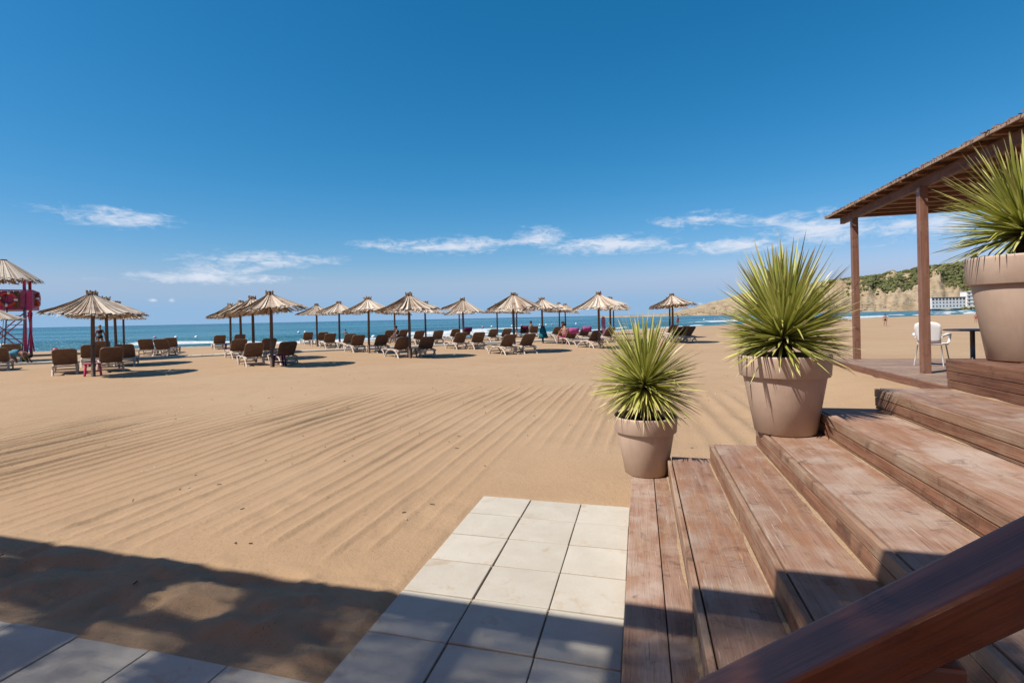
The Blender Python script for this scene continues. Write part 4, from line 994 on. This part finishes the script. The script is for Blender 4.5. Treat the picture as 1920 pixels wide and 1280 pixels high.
person(l4.location+Matrix.Rotation(HEAD+R(-30),3,'Z') @ Vector((0,.95,-.02)), R(60), 'sit', 'dark dressed person sitting on a lounger left of the teal towel', 1.7, 'skin2', 'hairdark', 'violet', 'violet')
person(at_depth(1271, 72), R(40), 'stand', 'distant walker at the water edge right of the rightmost umbrellas', 1.65, 'skin2', 'hairdark', None, 'red')
person(at_depth(1660, 50, 613), R(160), 'stand', 'distant child on the open sand left of the white chair', 1.15, 'skin', 'hairdark', None, 'black')
person(at_depth(1830, 56, 611), R(120), 'stand', 'distant small child on the sand behind the round table', 0.95, 'skin', 'hairfair', 'red', 'red')

# ------------------------------------------------------------------ small things on the beach
p = upos[20]; e = empty('hanging_towel', p, 0, 'teal patterned towel hung round an umbrella pole', 'towel')
mb = MB(); n = 10
v = []; f = []
for i, z in enumerate((1.02,.85,.65,.45,.30)):
    for k in range(n): t = R(-10+380*k/(n-1)); r = .10+.22*(i/4)*(.75+.35*math.sin(k*2.3)); v.append((r*math.cos(t), r*.6*math.sin(t), z+random.uniform(-.03,.03)))
for i in range(4):
    for k in range(n-1): q = i*n+k; f.append((q,q+1,q+n+1,q+n))
o = link('cloth', pydata('cloth', v, f, True), M['teal'], e); md = o.modifiers.new('s','SOLIDIFY'); md.thickness = .012
p = at_depth(1132, 33); e = empty('pink_board', p, R(12), 'tall pale pink board standing in the sand by an umbrella pole', 'board')
mb = MB(); prof = [(-.13,-.1),(.13,-.1),(.14,.5),(.125,1.30),(.10,1.44),(.05,1.50),(-.05,1.50),(-.10,1.44),(-.125,1.30),(-.14,.5)]
n = len(prof); mb._add([(x,-.025,z) for x,z in prof]+[(x,.025,z) for x,z in prof], [tuple(range(n)), tuple(range(2*n-1,n-1,-1))]+[((i+1) % n, i, i+n, (i+1) % n+n) for i in range(n)]); mb.obj('panel', M['pinkpale'], e)
MB().box((0,0,.02),(.4,.3,.06)).obj('foot', M['slingframe'], e)
p = gpt(104, 660); o = MB().blob((0,0,.13), (.17,.17,.16), 2, .01).obj('beach_ball', M['red'], None, p, smooth=True); tag(o, 'red ball lying at the water edge at left', 'ball')
p = gpt(47, 678); e = empty('toy_bucket', p, .3, 'lime green toy bucket by the crouching person', 'toy bucket')
MB().lathe([(0,0),(.10,0),(.14,.22),(.15,.22),(.15,.235),(.13,.235),(.10,.02),(0,.02)], 18).obj('pail', M['green'], e, smooth=True); MB().tube([(.14*math.cos(t),0,.22+.12*math.sin(t)) for t in [math.pi*k/8 for k in range(9)]], .008, 6).obj('handle', M['white'], e)
def buoy(px, py, mat, label):
    d = ray(px, py); t = (H-SEA-.1)/(-d[2]); o = MB().blob((0,0,0), (.26,.26,.22), 2, .02); ob = o.obj('buoy', mat, None, (d[0]*t, d[1]*t, SEA+.12), smooth=True); tag(ob, label, 'buoy', 'floats of the swimming line')
for i, (px, py) in enumerate([(290,633),(330,632.5),(368,632),(405,631),(560,623),(572,622.5),(612,627),(625,627),(632,627.5),(668,632),(700,631.5),(716,631.5),(905,613),(922,612),(960,611),(978,610),(1012,609),(1024,609),(1035,608.5),(1080,607),(1320,599),(1340,598.5)]):
    buoy(px, py, M['pinkpale'] if i % 3 == 0 else M['white'], '%s float, %s from the left along the swimming line in the sea' % ('pink' if i % 3 == 0 else 'white', ORD[i]))
mb = MB(); mb2 = MB(); rn = random.Random(5)
for q in range(230):
    X = rn.uniform(-9, 3); Y = rn.uniform(2.6, 15); x, y, _ = s2w(X, Y); z = float(ground_z(x, y))
    if -1.6 < X < 2.6 and Y < 5.2: continue
    if rn.random() < .8:
        a = rn.uniform(0, 6.28); L = rn.uniform(.012, .05); mb.bar((x, y, z+.004), (x+L*math.cos(a), y+L*math.sin(a), z+.006+rn.uniform(0,.006)), .006, .005)
    else: mb2.blob((x, y, z+.003), (rn.uniform(.006,.013),)*3, 1, .3)
tag(mb.obj('twig_litter', M['twig']), 'dark twigs and seaweed scraps scattered over the sand', 'litter', kind='stuff')
tag(mb2.obj('shell_bits', M['shell']), 'pale shell fragments scattered over the sand', 'shells', kind='stuff')
